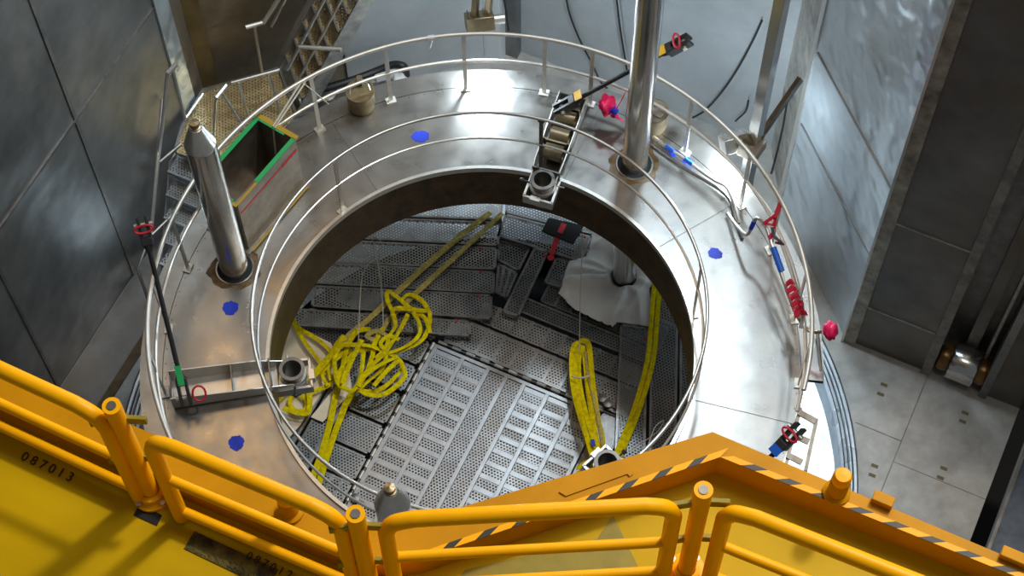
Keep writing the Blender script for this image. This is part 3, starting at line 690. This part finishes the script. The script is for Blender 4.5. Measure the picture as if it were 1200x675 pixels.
gpx('wide grating plank under the black mat', [(592, 250), (694, 277), (681, 307), (582, 276)], ZQ+.06, m=M['perf_dark'], dark=True)
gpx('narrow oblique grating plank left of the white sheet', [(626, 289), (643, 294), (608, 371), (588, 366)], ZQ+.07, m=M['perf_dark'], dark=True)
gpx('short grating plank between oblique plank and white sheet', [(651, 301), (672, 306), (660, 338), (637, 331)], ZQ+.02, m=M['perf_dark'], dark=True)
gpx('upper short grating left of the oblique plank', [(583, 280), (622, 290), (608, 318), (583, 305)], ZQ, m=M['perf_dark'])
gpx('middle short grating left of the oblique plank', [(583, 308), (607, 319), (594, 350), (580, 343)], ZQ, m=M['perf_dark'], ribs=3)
# long ribbed rows parallel to the hatch's top edge
gab('ribbed grating row directly behind the silver hatch', -1.2, 1.42, 1.17, 1.58, GZ, m=M['perf'], ribs=11)
gab('second ribbed grating row behind the silver hatch', -.95, 1.42, 1.62, 1.92, GZ, m=M['perf'], ribs=10)
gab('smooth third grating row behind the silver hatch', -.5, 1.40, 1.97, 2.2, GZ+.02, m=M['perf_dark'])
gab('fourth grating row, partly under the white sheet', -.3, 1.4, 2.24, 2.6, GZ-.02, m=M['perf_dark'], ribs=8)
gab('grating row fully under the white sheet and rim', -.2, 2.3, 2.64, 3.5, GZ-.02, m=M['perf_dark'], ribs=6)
# right lengthwise planks
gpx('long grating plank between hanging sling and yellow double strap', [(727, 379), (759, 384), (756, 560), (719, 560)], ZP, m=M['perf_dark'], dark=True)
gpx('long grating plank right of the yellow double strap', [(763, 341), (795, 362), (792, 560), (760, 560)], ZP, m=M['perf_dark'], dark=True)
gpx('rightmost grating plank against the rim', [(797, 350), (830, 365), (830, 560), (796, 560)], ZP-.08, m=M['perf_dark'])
# plates left of the hatch
for k, (b0, b1, rb) in enumerate(((.72, 1.08, 4), (.30, .68, 4), (-.20, .25, 0), (-.66, -.24, 0), (-1.05, -.70, 0), (-1.5, -1.09, 4))):
    lab = ['ribbed grating plate at the hatch hinge under the coiled strap', 'second plate left of hatch, half under coiled strap', 'third plain grating plate left of the hatch', 'fourth plain grating plate left of the hatch', 'fifth plain grating plate left of the hatch', 'front ribbed grating plate left of the hatch'][k]
    gab(lab, -1.86, -1.32, b0, b1, GZ, m=M['perf'], name='grating_plate', group='grating plates left of the hatch', ribs=rb)
gab('ribbed louvred grating between cream board and horizontal planks', -2.75, -1.3, 1.12, 1.5, GZ-.02, m=M['perf'], ribs=10)
gab('lengthwise grating strip carrying the small cream tile', -2.2, -1.95, -1.9, .9, GZ, m=M['perf'], dark=True)
gab('grating strip under the large cream board', -3.0, -2.28, -1.9, .9, GZ-.03, m=M['perf_dark'])
gab('front grating strip beside the left inner rim', -2.2, -1.3, -3.0, -1.95, GZ, m=M['perf'])
gab('ribbed grating plate between hatch edge and long lengthwise plank', 1.10, 1.42, -.9, 1.12, GZ-.01, m=M['perf_dark'], name='grating_plate', ribs=9)
# long double bars and hinge lines
g = MB(); g.bar(W(-1.92, -2.0, GZ+.02), W(-1.92, .95, GZ+.02), .03, .05); g.bar(W(-2.24, -2.0, GZ+.02), W(-2.24, .95, GZ+.02), .03, .05)
tag(g.build('guide_rail', M['hatch']), 'pair of bright floor bars left of the grating plates', 'bar')
hz = thing('hatch', W(0, -1, GZ-.05), 'large silver perforated hatch hinged at two sides in the well', 'hatch')
a0, a1, b0, b1 = -1.22, 1.06, -2.6, 1.08
MB().prism([(W(a, b).x, W(a, b).y) for a, b in ((a0, b0), (a1, b0), (a1, b1), (a0, b1))], GZ-.004, GZ+.008).build('perforated_sheet', M['perf_bright'], hz)
colsA = [a0, -.83, -.47, -.21, .04, .37, .72, a1]
g = MB()
for a in colsA: g.wbox(a-.028, a+.028, b0, b1, GZ+.0, GZ+.035)
g.wbox(a0, a1, b1-.05, b1, GZ, GZ+.036); g.build('lengthwise_rib', M['hatch'], hz, .004)
for k in (0, 1, 4, 5, 6):
    b = b1-.09; g = MB()
    while b > b0:
        g.wbox(colsA[k]+.028, colsA[k+1]-.028, b-.032, b+.032, GZ+.004, GZ+.016); b -= .187
    g.build('cross_band', M['hatch'], hz)
g = MB()
b = b1
while b > -2.5:
    g.tube([W(a0-.05, b, GZ+.03), W(a0-.05, b-.11, GZ+.03)], .026, 8); b -= .165
a = a0
while a < a1:
    g.tube([W(a, b1+.045, GZ+.03), W(a+.12, b1+.045, GZ+.03)], .024, 8); a += .2
g.build('hinge_knuckle', M['rail'], hz)
g = MB(); g.tube([W(a0-.05, b1, GZ+.02), W(a0-.05, -2.5, GZ+.02)], .016, 8); g.tube([W(a0, b1+.045, GZ+.02), W(a1+.3, b1+.045, GZ+.02)], .014, 8); g.build('hinge_pin', M['dark_steel'], hz)
for x, y in ((706, 468), (712, 474), (416, 585)):
    g = MB(); c = at(x, y, GZ+.03); g.lathe(c, [(.06, 0), (.06, .05), (.02, .06), (.001, .06)], n=14); g.bar(c-E1*.12, c+E1*.12, .03, .03); g.build('latch', M['dark_steel'], hz)
# boards, tile, sheet, mat
t = tag(MB().prism([(p.x, p.y) for p in [at(x, y, -2.79) for x, y in ((316, 366), (346, 382), (388, 402), (396, 422), (384, 450), (352, 498), (340, 512), (296, 470))]], -2.80, -2.785).build('cream_board', M['card']), 'large cream board lying at the left of the well', 'board')
tag(MB().prism([(p.x, p.y) for p in [at(x, y, -2.79) for x, y in ((396, 449), (409, 434), (413, 458), (378, 494), (364, 488))]], -2.82, -2.805).build('cream_tile', M['card']), 'small cream tile beside the coiled strap', 'tile')
t = thing('rubber_mat', at(660, 270, -2.66), 'black rubber mat with a red stripe at the rear of the well', 'mat')
MB().prism([(p.x, p.y) for p in [at(x, y, -2.66) for x, y in ((643, 255), (684, 264), (672, 285), (635, 270))]], -2.69, -2.66).build('mat', M['matblk'], t)
g = MB(); g.ribbon([at(661, 262, -2.655), at(656, 273, -2.655)], .075, .006); g.ribbon([at(654, 277, -2.68), at(646, 298, -2.68)], .075, .006); g.lathe(at(645.5, 302, -2.69), [(.001, .01), (.045, .01), (.05, 0)], n=14)
tag(g.build('red_stripe', M['redtape'], t), 'red tape stripe')
# white sheet draped round the column's foot
poly = [at(x, y, -2.74) for x, y in ((694, 262), (691, 292), (685, 302), (667, 306), (663, 317), (657, 339), (653, 345), (674, 363), (718, 385), (725, 378), (761, 383), (764, 357), (760, 341), (769, 323), (775, 290), (750, 255))]
poly = [(p.x, p.y) for p in poly]
def inside(x, y):
    c = False; j = len(poly)-1
    for i in range(len(poly)):
        xi, yi = poly[i]; xj, yj = poly[j]
        if (yi > y) != (yj > y) and x < (xj-xi)*(y-yi)/(yj-yi)+xi: c = not c
        j = i
    return c
def snap(x, y):
    best = None
    for i in range(len(poly)):
        a = V(poly[i]); b = V(poly[(i+1) % len(poly)]); d = b-a; k = max(0, min(1, (V((x, y))-a).dot(d)/d.length_squared)); q = a+d*k; e = (q-V((x, y))).length
        if best is None or e < best[0]: best = (e, q)
    return best
st = .035; xs = [p[0] for p in poly]; ys = [p[1] for p in poly]; nx = int((max(xs)-min(xs))/st)+2; ny = int((max(ys)-min(ys))/st)+2
colc = pol(3.03, 51)
def fold(x, y, e):
    dx, dy = x-colc.x, y-colc.y; r = math.hypot(dx, dy); th = math.atan2(dy, dx)
    ridge = lambda u: 1-abs(math.sin(u))
    f = .15*ridge(2.6*th+1.2*math.sin(2.4*r)+.5)**2*min(1, r/.4)+.12*ridge(4.0*(x*.8+y*.55)+1.6*math.sin(2.2*y))**3+.09*ridge(5.1*(x*.3-y)+1.4*math.sin(3*x)+1)**3
    f += .05*max(0, 1-abs(r-.35)/.3)
    return f*min(1, .15+e/.12)
vs = []; idx = {}; fs = []
for i in range(nx):
    for j in range(ny):
        x, y = min(xs)+i*st, min(ys)+j*st; ins = inside(x, y); e, q = snap(x, y)
        if ins or e < st*.8:
            if not ins or e < st*.35: x, y = q.x, q.y; e = 0
            rc = (V((x, y))-V((colc.x, colc.y))).length
            if rc < .145: continue
            if rc < .195: k_ = .172/rc; x, y = colc.x+(x-colc.x)*k_, colc.y+(y-colc.y)*k_; e = 0
            idx[i, j] = len(vs); vs.append(V((x, y, -2.745+fold(x, y, e))))
for (i, j) in idx:
    k = [(i, j), (i+1, j), (i+1, j+1), (i, j+1)]
    if all(q in idx for q in k):
        fs.append(tuple(idx[q] for q in k))
o = MB().add(vs, fs, True).build('draped_sheet', M['cloth']); tag(o, 'crumpled white plastic sheet around the foot of the tall column', 'sheet')
sd = o.modifiers.new('thick', 'SOLIDIFY'); sd.thickness = .004; sb = o.modifiers.new('sub', 'SUBSURF'); sb.levels = 1; sb.render_levels = 1

# ------------------------------------------------------------------ yellow slings
def strands(t, lst, name='strand', m=None, WF=.96):
    for i, item in enumerate(lst):
        px, z, wd = item[:3]; mm = item[3] if len(item) > 3 else m
        zz = z if isinstance(z, (list, tuple)) else [B+(z-B)*2.2 if z > B else z]*len(px)
        rnd = random.Random(i*7+len(px)); ph = rnd.uniform(0, 6); am = item[4] if len(item) > 4 else .5
        pts = crv([at(x, y, q) for (x, y), q in zip(px, zz)], 7)
        MB().ribbon(pts, wd*WF, .008, twist=lambda k: .7*am*math.sin(k*.22+ph)).build(name, mm, t)
B = -2.68
pile = thing('tangled_sling', at(430, 420, -2.8), 'tangled pile of yellow webbing sling on the gratings at left', 'sling')
strands(pile, [
 ([(575, 249), (540, 276), (499, 311), (466, 342), (433, 373), (406, 396), (392, 420)], B+.0, .085, M['slingold'], .1),
 ([(589, 250), (565, 272), (520, 313), (487, 344), (458, 372), (447, 387), (430, 410)], B+.01, .075, M['slingold'], .12),
 ([(461, 366), (454, 352), (455, 341), (470, 352), (484, 364), (498, 373), (504, 390)], B+.05, .06),
 ([(460, 372), (462, 362), (478, 362), (494, 364), (503, 364)], B+.07, .062),
 ([(470, 352), (478, 345), (490, 349), (499, 358), (504, 372), (500, 390), (490, 402), (470, 411), (448, 418)], B+.04, .06),
 ([(484, 366), (491, 378), (492, 390), (483, 401), (466, 410), (446, 416)], B+.07, .055),
 ([(478, 368), (470, 384), (459, 402), (449, 416)], B+.10, .06),
 ([(461, 368), (463, 382), (456, 394), (452, 408), (440, 420)], B+.09, .055),
 ([(450, 384), (440, 400), (436, 418), (428, 440), (420, 454)], B+.06, .065),
 ([(451, 414), (436, 428), (424, 444), (419, 456)], B+.11, .07),
 ([(453, 414), (448, 432), (432, 446), (421, 456)], B+.08, .055),
 ([(455, 414), (466, 420), (471, 430), (462, 443), (446, 456), (430, 459), (420, 455)], B+.06, .06),
 ([(471, 428), (474, 441), (460, 456), (446, 463), (430, 462), (419, 455)], B+.09, .065),
 ([(468, 421), (452, 436), (438, 452)], B+.12, .06),
 ([(420, 453), (428, 440), (446, 427), (466, 418)], B+.13, .06),
 ([(452, 412), (432, 405), (414, 404), (400, 405), (393, 416), (392, 430), (396, 448), (404, 456)], B+.08, .065),
 ([(436, 408), (418, 412), (405, 424), (396, 440), (398, 452), (410, 458)], B+.05, .06),
 ([(424, 398), (414, 418), (406, 436), (402, 450)], B+.11, .075),
 ([(434, 386), (421, 387), (412, 396), (406, 410), (402, 428), (400, 446)], B+.04, .07),
 ([(438, 398), (430, 394), (440, 388), (452, 392), (456, 400), (448, 410)], B+.07, .065, M['slingold']),
 ([(468, 398), (456, 394), (446, 402), (452, 412)], B+.10, .055),
 ([(404, 394), (396, 402), (386, 418), (374, 432), (362, 446)], B+.06, .09),
 ([(412, 410), (396, 418), (380, 432), (362, 445)], B+.02, .075),
 ([(400, 452), (412, 458), (420, 448), (424, 430), (426, 412)], B+.12, .06),
 ([(338, 362), (344, 375), (352, 386), (368, 395), (384, 408), (390, 418)], B+.0, .06),
 ([(336, 364), (346, 382), (358, 402), (372, 420), (380, 432)], B+.01, .06),
 ([(397, 450), (392, 470), (386, 498), (380, 520), (372, 545), (362, 570)], B-.02, .085, M['sling'], .1),
 ([(417, 455), (406, 472), (398, 492), (390, 514), (380, 545), (372, 572)], B-.01, .085, M['sling'], .1),
], m=M['sling'])
for o in pile.children:
    pass
s2 = thing('small_sling_loop', at(348, 470, -2.8), 'small knotted loop of yellow sling on the cream board', 'sling')
strands(s2, [([(326, 470), (334, 462), (342, 458), (352, 462), (360, 470), (358, 480), (348, 482), (340, 474), (342, 464), (352, 458)], B, .065),
 ([(332, 478), (346, 483), (360, 484), (363, 470), (361, 452)], B+.03, .075), ([(362, 462), (372, 457), (384, 452), (390, 446), (384, 438), (376, 436)], B, .06),
 ([(388, 446), (382, 428), (378, 440), (384, 452)], B+.02, .05)], m=M['sling'])
s3 = thing('hanging_sling_bundle', at(690, 480, -2.7), 'bunched yellow sling with blue tag hanging by a string', 'sling')
zb = [-2.55, -2.45, -2.3, -2.1, -1.9]
zs = lambda n_: [-2.60+.25*(k/(n_-1)) for k in range(n_)]
strands(s3, [([(680, 400), (673, 405), (670, 420), (671, 445), (675, 470), (684, 500), (692, 525), (698, 545)], zs(8), .085),
 ([(680, 399), (689, 402), (692, 420), (695, 449), (700, 487), (706, 515), (706, 540)], zs(7), .085),
 ([(681, 404), (678, 425), (680, 455), (688, 490), (697, 520), (702, 542)], zs(6), .08),
 ([(683, 405), (686, 425), (689, 455), (694, 490), (700, 520), (704, 542)], zs(6), .08),
 ([(677, 406), (674, 425), (676, 455), (682, 490), (690, 522), (697, 546)], [q+.03 for q in zs(6)], .07),
 ([(686, 412), (690, 440), (697, 470), (703, 500), (708, 530)], [q+.04 for q in zs(5)], .055, M['slingold']),
 ([(676, 550), (684, 543), (694, 541), (702, 546)], -2.45, .06), ([(678, 552), (680, 562), (688, 568)], -2.45, .06)], m=M['sling'], WF=.82)
tag(MB().ribbon([at(694, 515, -2.30), at(696, 523, -2.30)], .05, .01).build('blue_tag', M['blue'], s3), 'blue tag')
MB().tube(crv([at(670, 441, -2.4), at(680, 443, -2.35), at(692, 440, -2.4)], 4), .012, 6).build('tie', M['string'], s3)
s4 = thing('double_strap', at(755, 450, -2.7), 'double yellow strap running down the right of the well', 'sling')
dp = [(770, 312), (766, 345), (763, 380), (760, 415), (752, 450), (741, 485), (729, 515), (716, 545)]
strands(s4, [(dp, B, .065, M['sling'], .1), ([(x+6.5-max(0, (y-430))*.01, y+1) for x, y in dp], B, .065, M['sling'], .1)])
# strings
def string(px, lab): return tag(MB().tube(crv([at(x, y, z) for x, y, z in px], 8), .006, 5).build('thin_string', M['string']), lab, 'string')
string([(683, 270, -1.2), (682, 300, -1.6), (680, 350, -2.2), (679, 400, -2.55)], 'white string holding up the bunched yellow sling')
string([(679, 402, -2.55), (676, 430, -2.6), (672, 460, -2.7), (668, 500, -2.8)], 'loose string end left of the bunched sling')
string([(436, 279, -1.2), (443, 310, -1.8), (448, 350, -2.5), (449, 384, -2.6)], 'pale string into the sling pile, right of two')
string([(440, 276, -1.2), (448, 288, -1.4), (436, 302, -1.7), (425, 322, -2.0), (422, 350, -2.3), (420, 400, -2.5)], 'looping pale string above the sling pile, left of two')
string([(760, 520, -1.8), (768, 500, -1.9), (778, 493, -2.0), (768, 508, -2.1), (742, 525, -2.2), (738, 530, -2.2)], 'thin wire curl near the front guide tube')
bag('foil_scrap', at(688, 556, -2.3), .09, 21, 'crumpled white foil beside the front guide tube', M['foil'], 'foil')

# ------------------------------------------------------------------ roller in the wall slot
t = thing('slot_roller', W(4.98, 3.58, -2.95), 'shiny roller between brown cheeks at the foot of the wall slot', 'roller')
c = W(5.03, 3.62, -2.70)
MB().lathe(c-E1*.17, [(.001, 0), (.24, 0), (.25, .02), (.25, .32), (.24, .34), (.001, .34)], n=36, axis=E1).build('drum', M['polish'], t)
for sg in (-1, 1):
    MB().lathe(c+E1*(sg*.25)-E1*.07, [(.001, -.02), (.12, -.02), (.17, .0), (.19, .07), (.17, .14), (.12, .16), (.001, .16)], n=24, axis=E1).build('cheek', mat('brown_cheek', (.20, .11, .04), .3, .7), t)

# ------------------------------------------------------------------ yellow deck of the overhead bridge
DZ = 11.0; HT = .17
def px2(lst, z): return [at(x, y, z) for x, y in lst]
dk = thing('bridge_deck', (0, -6.6, DZ-.4), 'yellow painted steel deck of the bridge in the foreground', 'deck')
outer = px2([(-330, 292), (446, 622), (455, 620), (835, 506), (1240, 678)], DZ+HT)
inner = px2([(-330, 334), (430, 664), (490, 656), (844, 536), (1250, 700)], DZ+HT)
front = [outer[-1]+V((1.2, -.5, 0)), V((4.2, -8.6, 0)), V((-5, -8.6, 0)), outer[0]+V((0, -1, 0))]
floor_poly = [(p.x, p.y) for p in outer]+[(4.6, -8.9), (-4.6, -8.9)]
MB().prism(floor_poly, DZ-.25, DZ).build('deck_plate', M['deck'], dk)
for i in range(4):
    a, b, c, d = outer[i], outer[i+1], inner[i+1], inner[i]
    g = MB(); vs = [a, b, c, d]; g.add([V((p.x, p.y, DZ+HT)) for p in vs]+[V((p.x, p.y, DZ-.3)) for p in vs], [(0, 1, 2, 3), (4, 7, 6, 5), (0, 4, 5, 1), (2, 6, 7, 3), (1, 5, 6, 2), (3, 7, 4, 0)])
    g.build('coaming', M['coam'], dk)
# hazard tape along the inner upper edge
def tape(i, k0, k1, wd=.027):
    a, b = inner[i], inner[i+1]; oa = outer[i]; L_ = (b-a).length
    d = (b-a).normalized(); nn = V((-d.y, d.x, 0)); nn = nn if nn.dot(oa-a) > 0 else -nn
    z0 = DZ+HT+.002; s0 = k0*L_; st_ = [s0]
    while st_[-1] < k1*L_: st_.append(st_[-1]+(.095 if len(st_) % 2 else .065))
    vs = []
    for q in st_:
        for c in (a+d*q, a+d*(q+.05)+nn*wd): vs += [V((c.x, c.y, z0)), V((c.x, c.y, z0+.003))]
    fs = []
    for k in range(len(st_)-1):
        o4 = k*4; fs += [(o4+1, o4+5, o4+7, o4+3), (o4, o4+2, o4+6, o4+4), (o4, o4+4, o4+5, o4+1), (o4+2, o4+3, o4+7, o4+6)]
    o = MB().add(vs, fs).build('hazard_tape', M['yrail'], dk); o.data.materials.append(M['hblack'])
    for k, p in enumerate(o.data.polygons): p.material_index = (k//4) % 2
    tag(o, 'yellow and black hazard tape')
tape(0, .84, .97); tape(2, .0, 1); tape(3, .0, .98)
def deckpoly(name, px, m, lab=None, h=.004, z=DZ):
    P = px2(px, z); return tag(MB().prism([(p.x, p.y) for p in P], z-.002, z+h).build(name, m, dk), lab)
deckpoly('deck_shadow_patch', [(545, 668), (700, 632), (718, 603), (765, 700), (520, 700)], M['olive'], 'darker painted shadow patch', .003)  # olive sheet: a darker shadow painted onto the deck
deckpoly('anti_slip_strip', [(228, 623), (326, 668), (314, 690), (216, 643)], mat('anti_slip_black', (.055, .04, .005), .6, 0, noise=.9, nscale=25, bump=.8, bscale=80, stain=(.4, .32, .03), stainscale=14, stainamt=.5), 'blackened anti slip strip', .006)
vt = deckpoly('vent_grille', [(163, 592), (190, 604), (184, 616), (157, 604)], M['black'], 'small black grille', .006)
deckpoly('access_panel', [(663, 582), (735, 556), (738, 559), (742, 556), (742, 548), (655, 577)], M['coam'], None, .008, DZ+HT)
for x0, y0, x1, y1 in ((60, 597, 218, 668), (200, 625, 218, 610)):
    pass
def text(s_, px, py, size, dirn, parent, m, z):
    cu = bpy.data.curves.new('marking', 'FONT'); cu.body = s_; cu.size = size; cu.extrude = .001; cu.space_character = 1.5
    tmp = bpy.data.objects.new('tmp', cu); COL.objects.link(tmp)
    me = bpy.data.meshes.new_from_object(tmp.evaluated_get(bpy.context.evaluated_depsgraph_get())); bpy.data.objects.remove(tmp)
    o = bpy.data.objects.new('stencil_number', me); me.materials.clear(); me.materials.append(m); COL.objects.link(o)
    p = at(px, py, z); d = V(dirn); o.parent = parent; o.location = p-parent.location; o.rotation_euler = (0, 0, math.atan2(d.y, d.x))
    return tag(o, 'stencilled number '+s_)
dd = at(62, 548, DZ)-at(24, 531, DZ)
text('087013', 23, 538, .062, dd, dk, M['hblack'], DZ+.004)
dd = at(322, 665, DZ)-at(288, 649, DZ)
text('087012', 287, 654, .052, dd, dk, M['hblack'], DZ+.008)
# studs on the coaming
for x, y, lab in ((988, 566, 'round yellow stud on the right coaming of the bridge'), (348, 588, 'round yellow stud behind the left bridge railing')):
    c = at(x-8, y+12, DZ+HT); tt = thing('lifting_stud', c, lab, 'stud', 'studs on the bridge coaming')
    MB().lathe(c, [(.06, 0), (.06, .02), (.042, .03), (.042, .13), (.036, .145)], n=24).build('stud_body', M['coam'], tt)
    MB().lathe(c, [(.036, .13), (.041, .145), (.041, .185), (.033, .2), (.001, .202)], n=20).build('stud_cap', M['yrail'], tt)
for x0, x1, lab in (((1022, 583), (1046, 593), 'raised yellow block on the right coaming near the stud'), ((1172, 648), (1205, 662), 'raised yellow block at the right end of the coaming')):
    a = at(*x0, DZ+HT); b = at(*x1, DZ+HT); tag(MB().bar(a+Z*.02, b+Z*.02, .05, .04).build('coaming_block', M['coam'], None, .004), lab, 'block', 'blocks on the bridge coaming')

# yellow railings on the deck
HR = .86; RT = .034
def topz(x, y): return at(x, y, DZ+HR)
def frame(lab, c0, c1, mids, lab2=None):
    """c0, c1: top corner pixels; mids: heights of the lower rails"""
    P, Q = topz(*c0), topz(*c1); d = (Q-P).normalized(); rr = .10
    t = thing('bridge_railing', (P.x, P.y, DZ), lab, 'railing', 'yellow railings on the bridge')
    def corner(X, s): return [X+s*d*0-Z*(HR-.03), X-Z*rr, X-Z*rr*.3+s*d*rr*.3, X+s*d*rr]
    up = [P-Z*(HR-.02), P-Z*(rr*1.2), P-Z*(rr*.35)+d*(rr*.35), P+d*(rr*1.2)]
    dn = [Q-d*(rr*1.2), Q-Z*(rr*.35)-d*(rr*.35), Q-Z*(rr*1.2), Q-Z*(HR-.02)]
    pts = [up[0]]+crv([up[1], up[2], up[3]], 5)+crv([dn[0], dn[1], dn[2]], 5)+[dn[3]]
    MB().tube(pts, RT, 16).build('tube_frame', M['yrail'], t)
    for h in mids:
        a = P-Z*(HR-h); b = Q-Z*(HR-h); MB().tube([a, b], .023, 12).build('cross_rail', M['yrail'], t)
    return t
frame('left end yellow railing running out of frame at left', (-420, 240), (118, 487), (.42, .10))
frame('long yellow railing from the left post to the middle post', (172, 512), (397, 606), (.45, .10))
frame('middle yellow railing spanning below the silver hatch', (450, 610), (792, 591), (.46, .12))
frame('right yellow railing sloping down to the bottom edge', (852, 594), (1140, 708), (.46, .10))
def dpost(x, y, lab):
    T = topz(x, y); b = V((T.x, T.y, DZ)); t = thing('bridge_post', b, lab, 'post', 'posts of the yellow bridge railings')
    MB().tube([b, b+Z*(HR+.06)], .038, 18).build('post_tube', M['yrail'], t, )
    MB().lathe(b, [(.085, 0), (.085, .02), (.06, .025), (.06, .06), (.04, .065)], n=24).build('base_flange', M['yrail'], t)
    g = MB()
    for k in range(4): g.lathe(b+pol(.072, 45+90*k, .02), [(.014, 0), (.014, .018), (.001, .018)], n=6)
    g.build('base_bolt', M['rail'], t)
    for h in (.40, HR-.08):
        for sg in (-1, 1): MB().box(b+Z*h+V((sg*.075, .0, 0)), V((1, -.1*sg, 0)).normalized(), V((.1*sg, 1, 0)).normalized(), Z, .04, .010, .024).build('link_plate', M['olive'], t, .003)
    MB().lathe(b+Z*(HR+.06), [(.001, .004), (.02, .004), (.02, 0)], n=10).build('end_plug', M['dark_steel'], t)
dpost(134, 483, 'yellow post standing between the two left bridge railings')
dpost(418, 609, 'yellow post left of the grey column tip')
dpost(823, 581, 'yellow post between the middle and right bridge railings')
# deck support girder beneath, carried by the side walls
g = MB().wbox(-7.5, 8.5, -9.3, -7.6, DZ-1.4, DZ-.26); tag(g.build('bridge_girder', M['coam']), 'yellow girder under the bridge deck', 'girder')
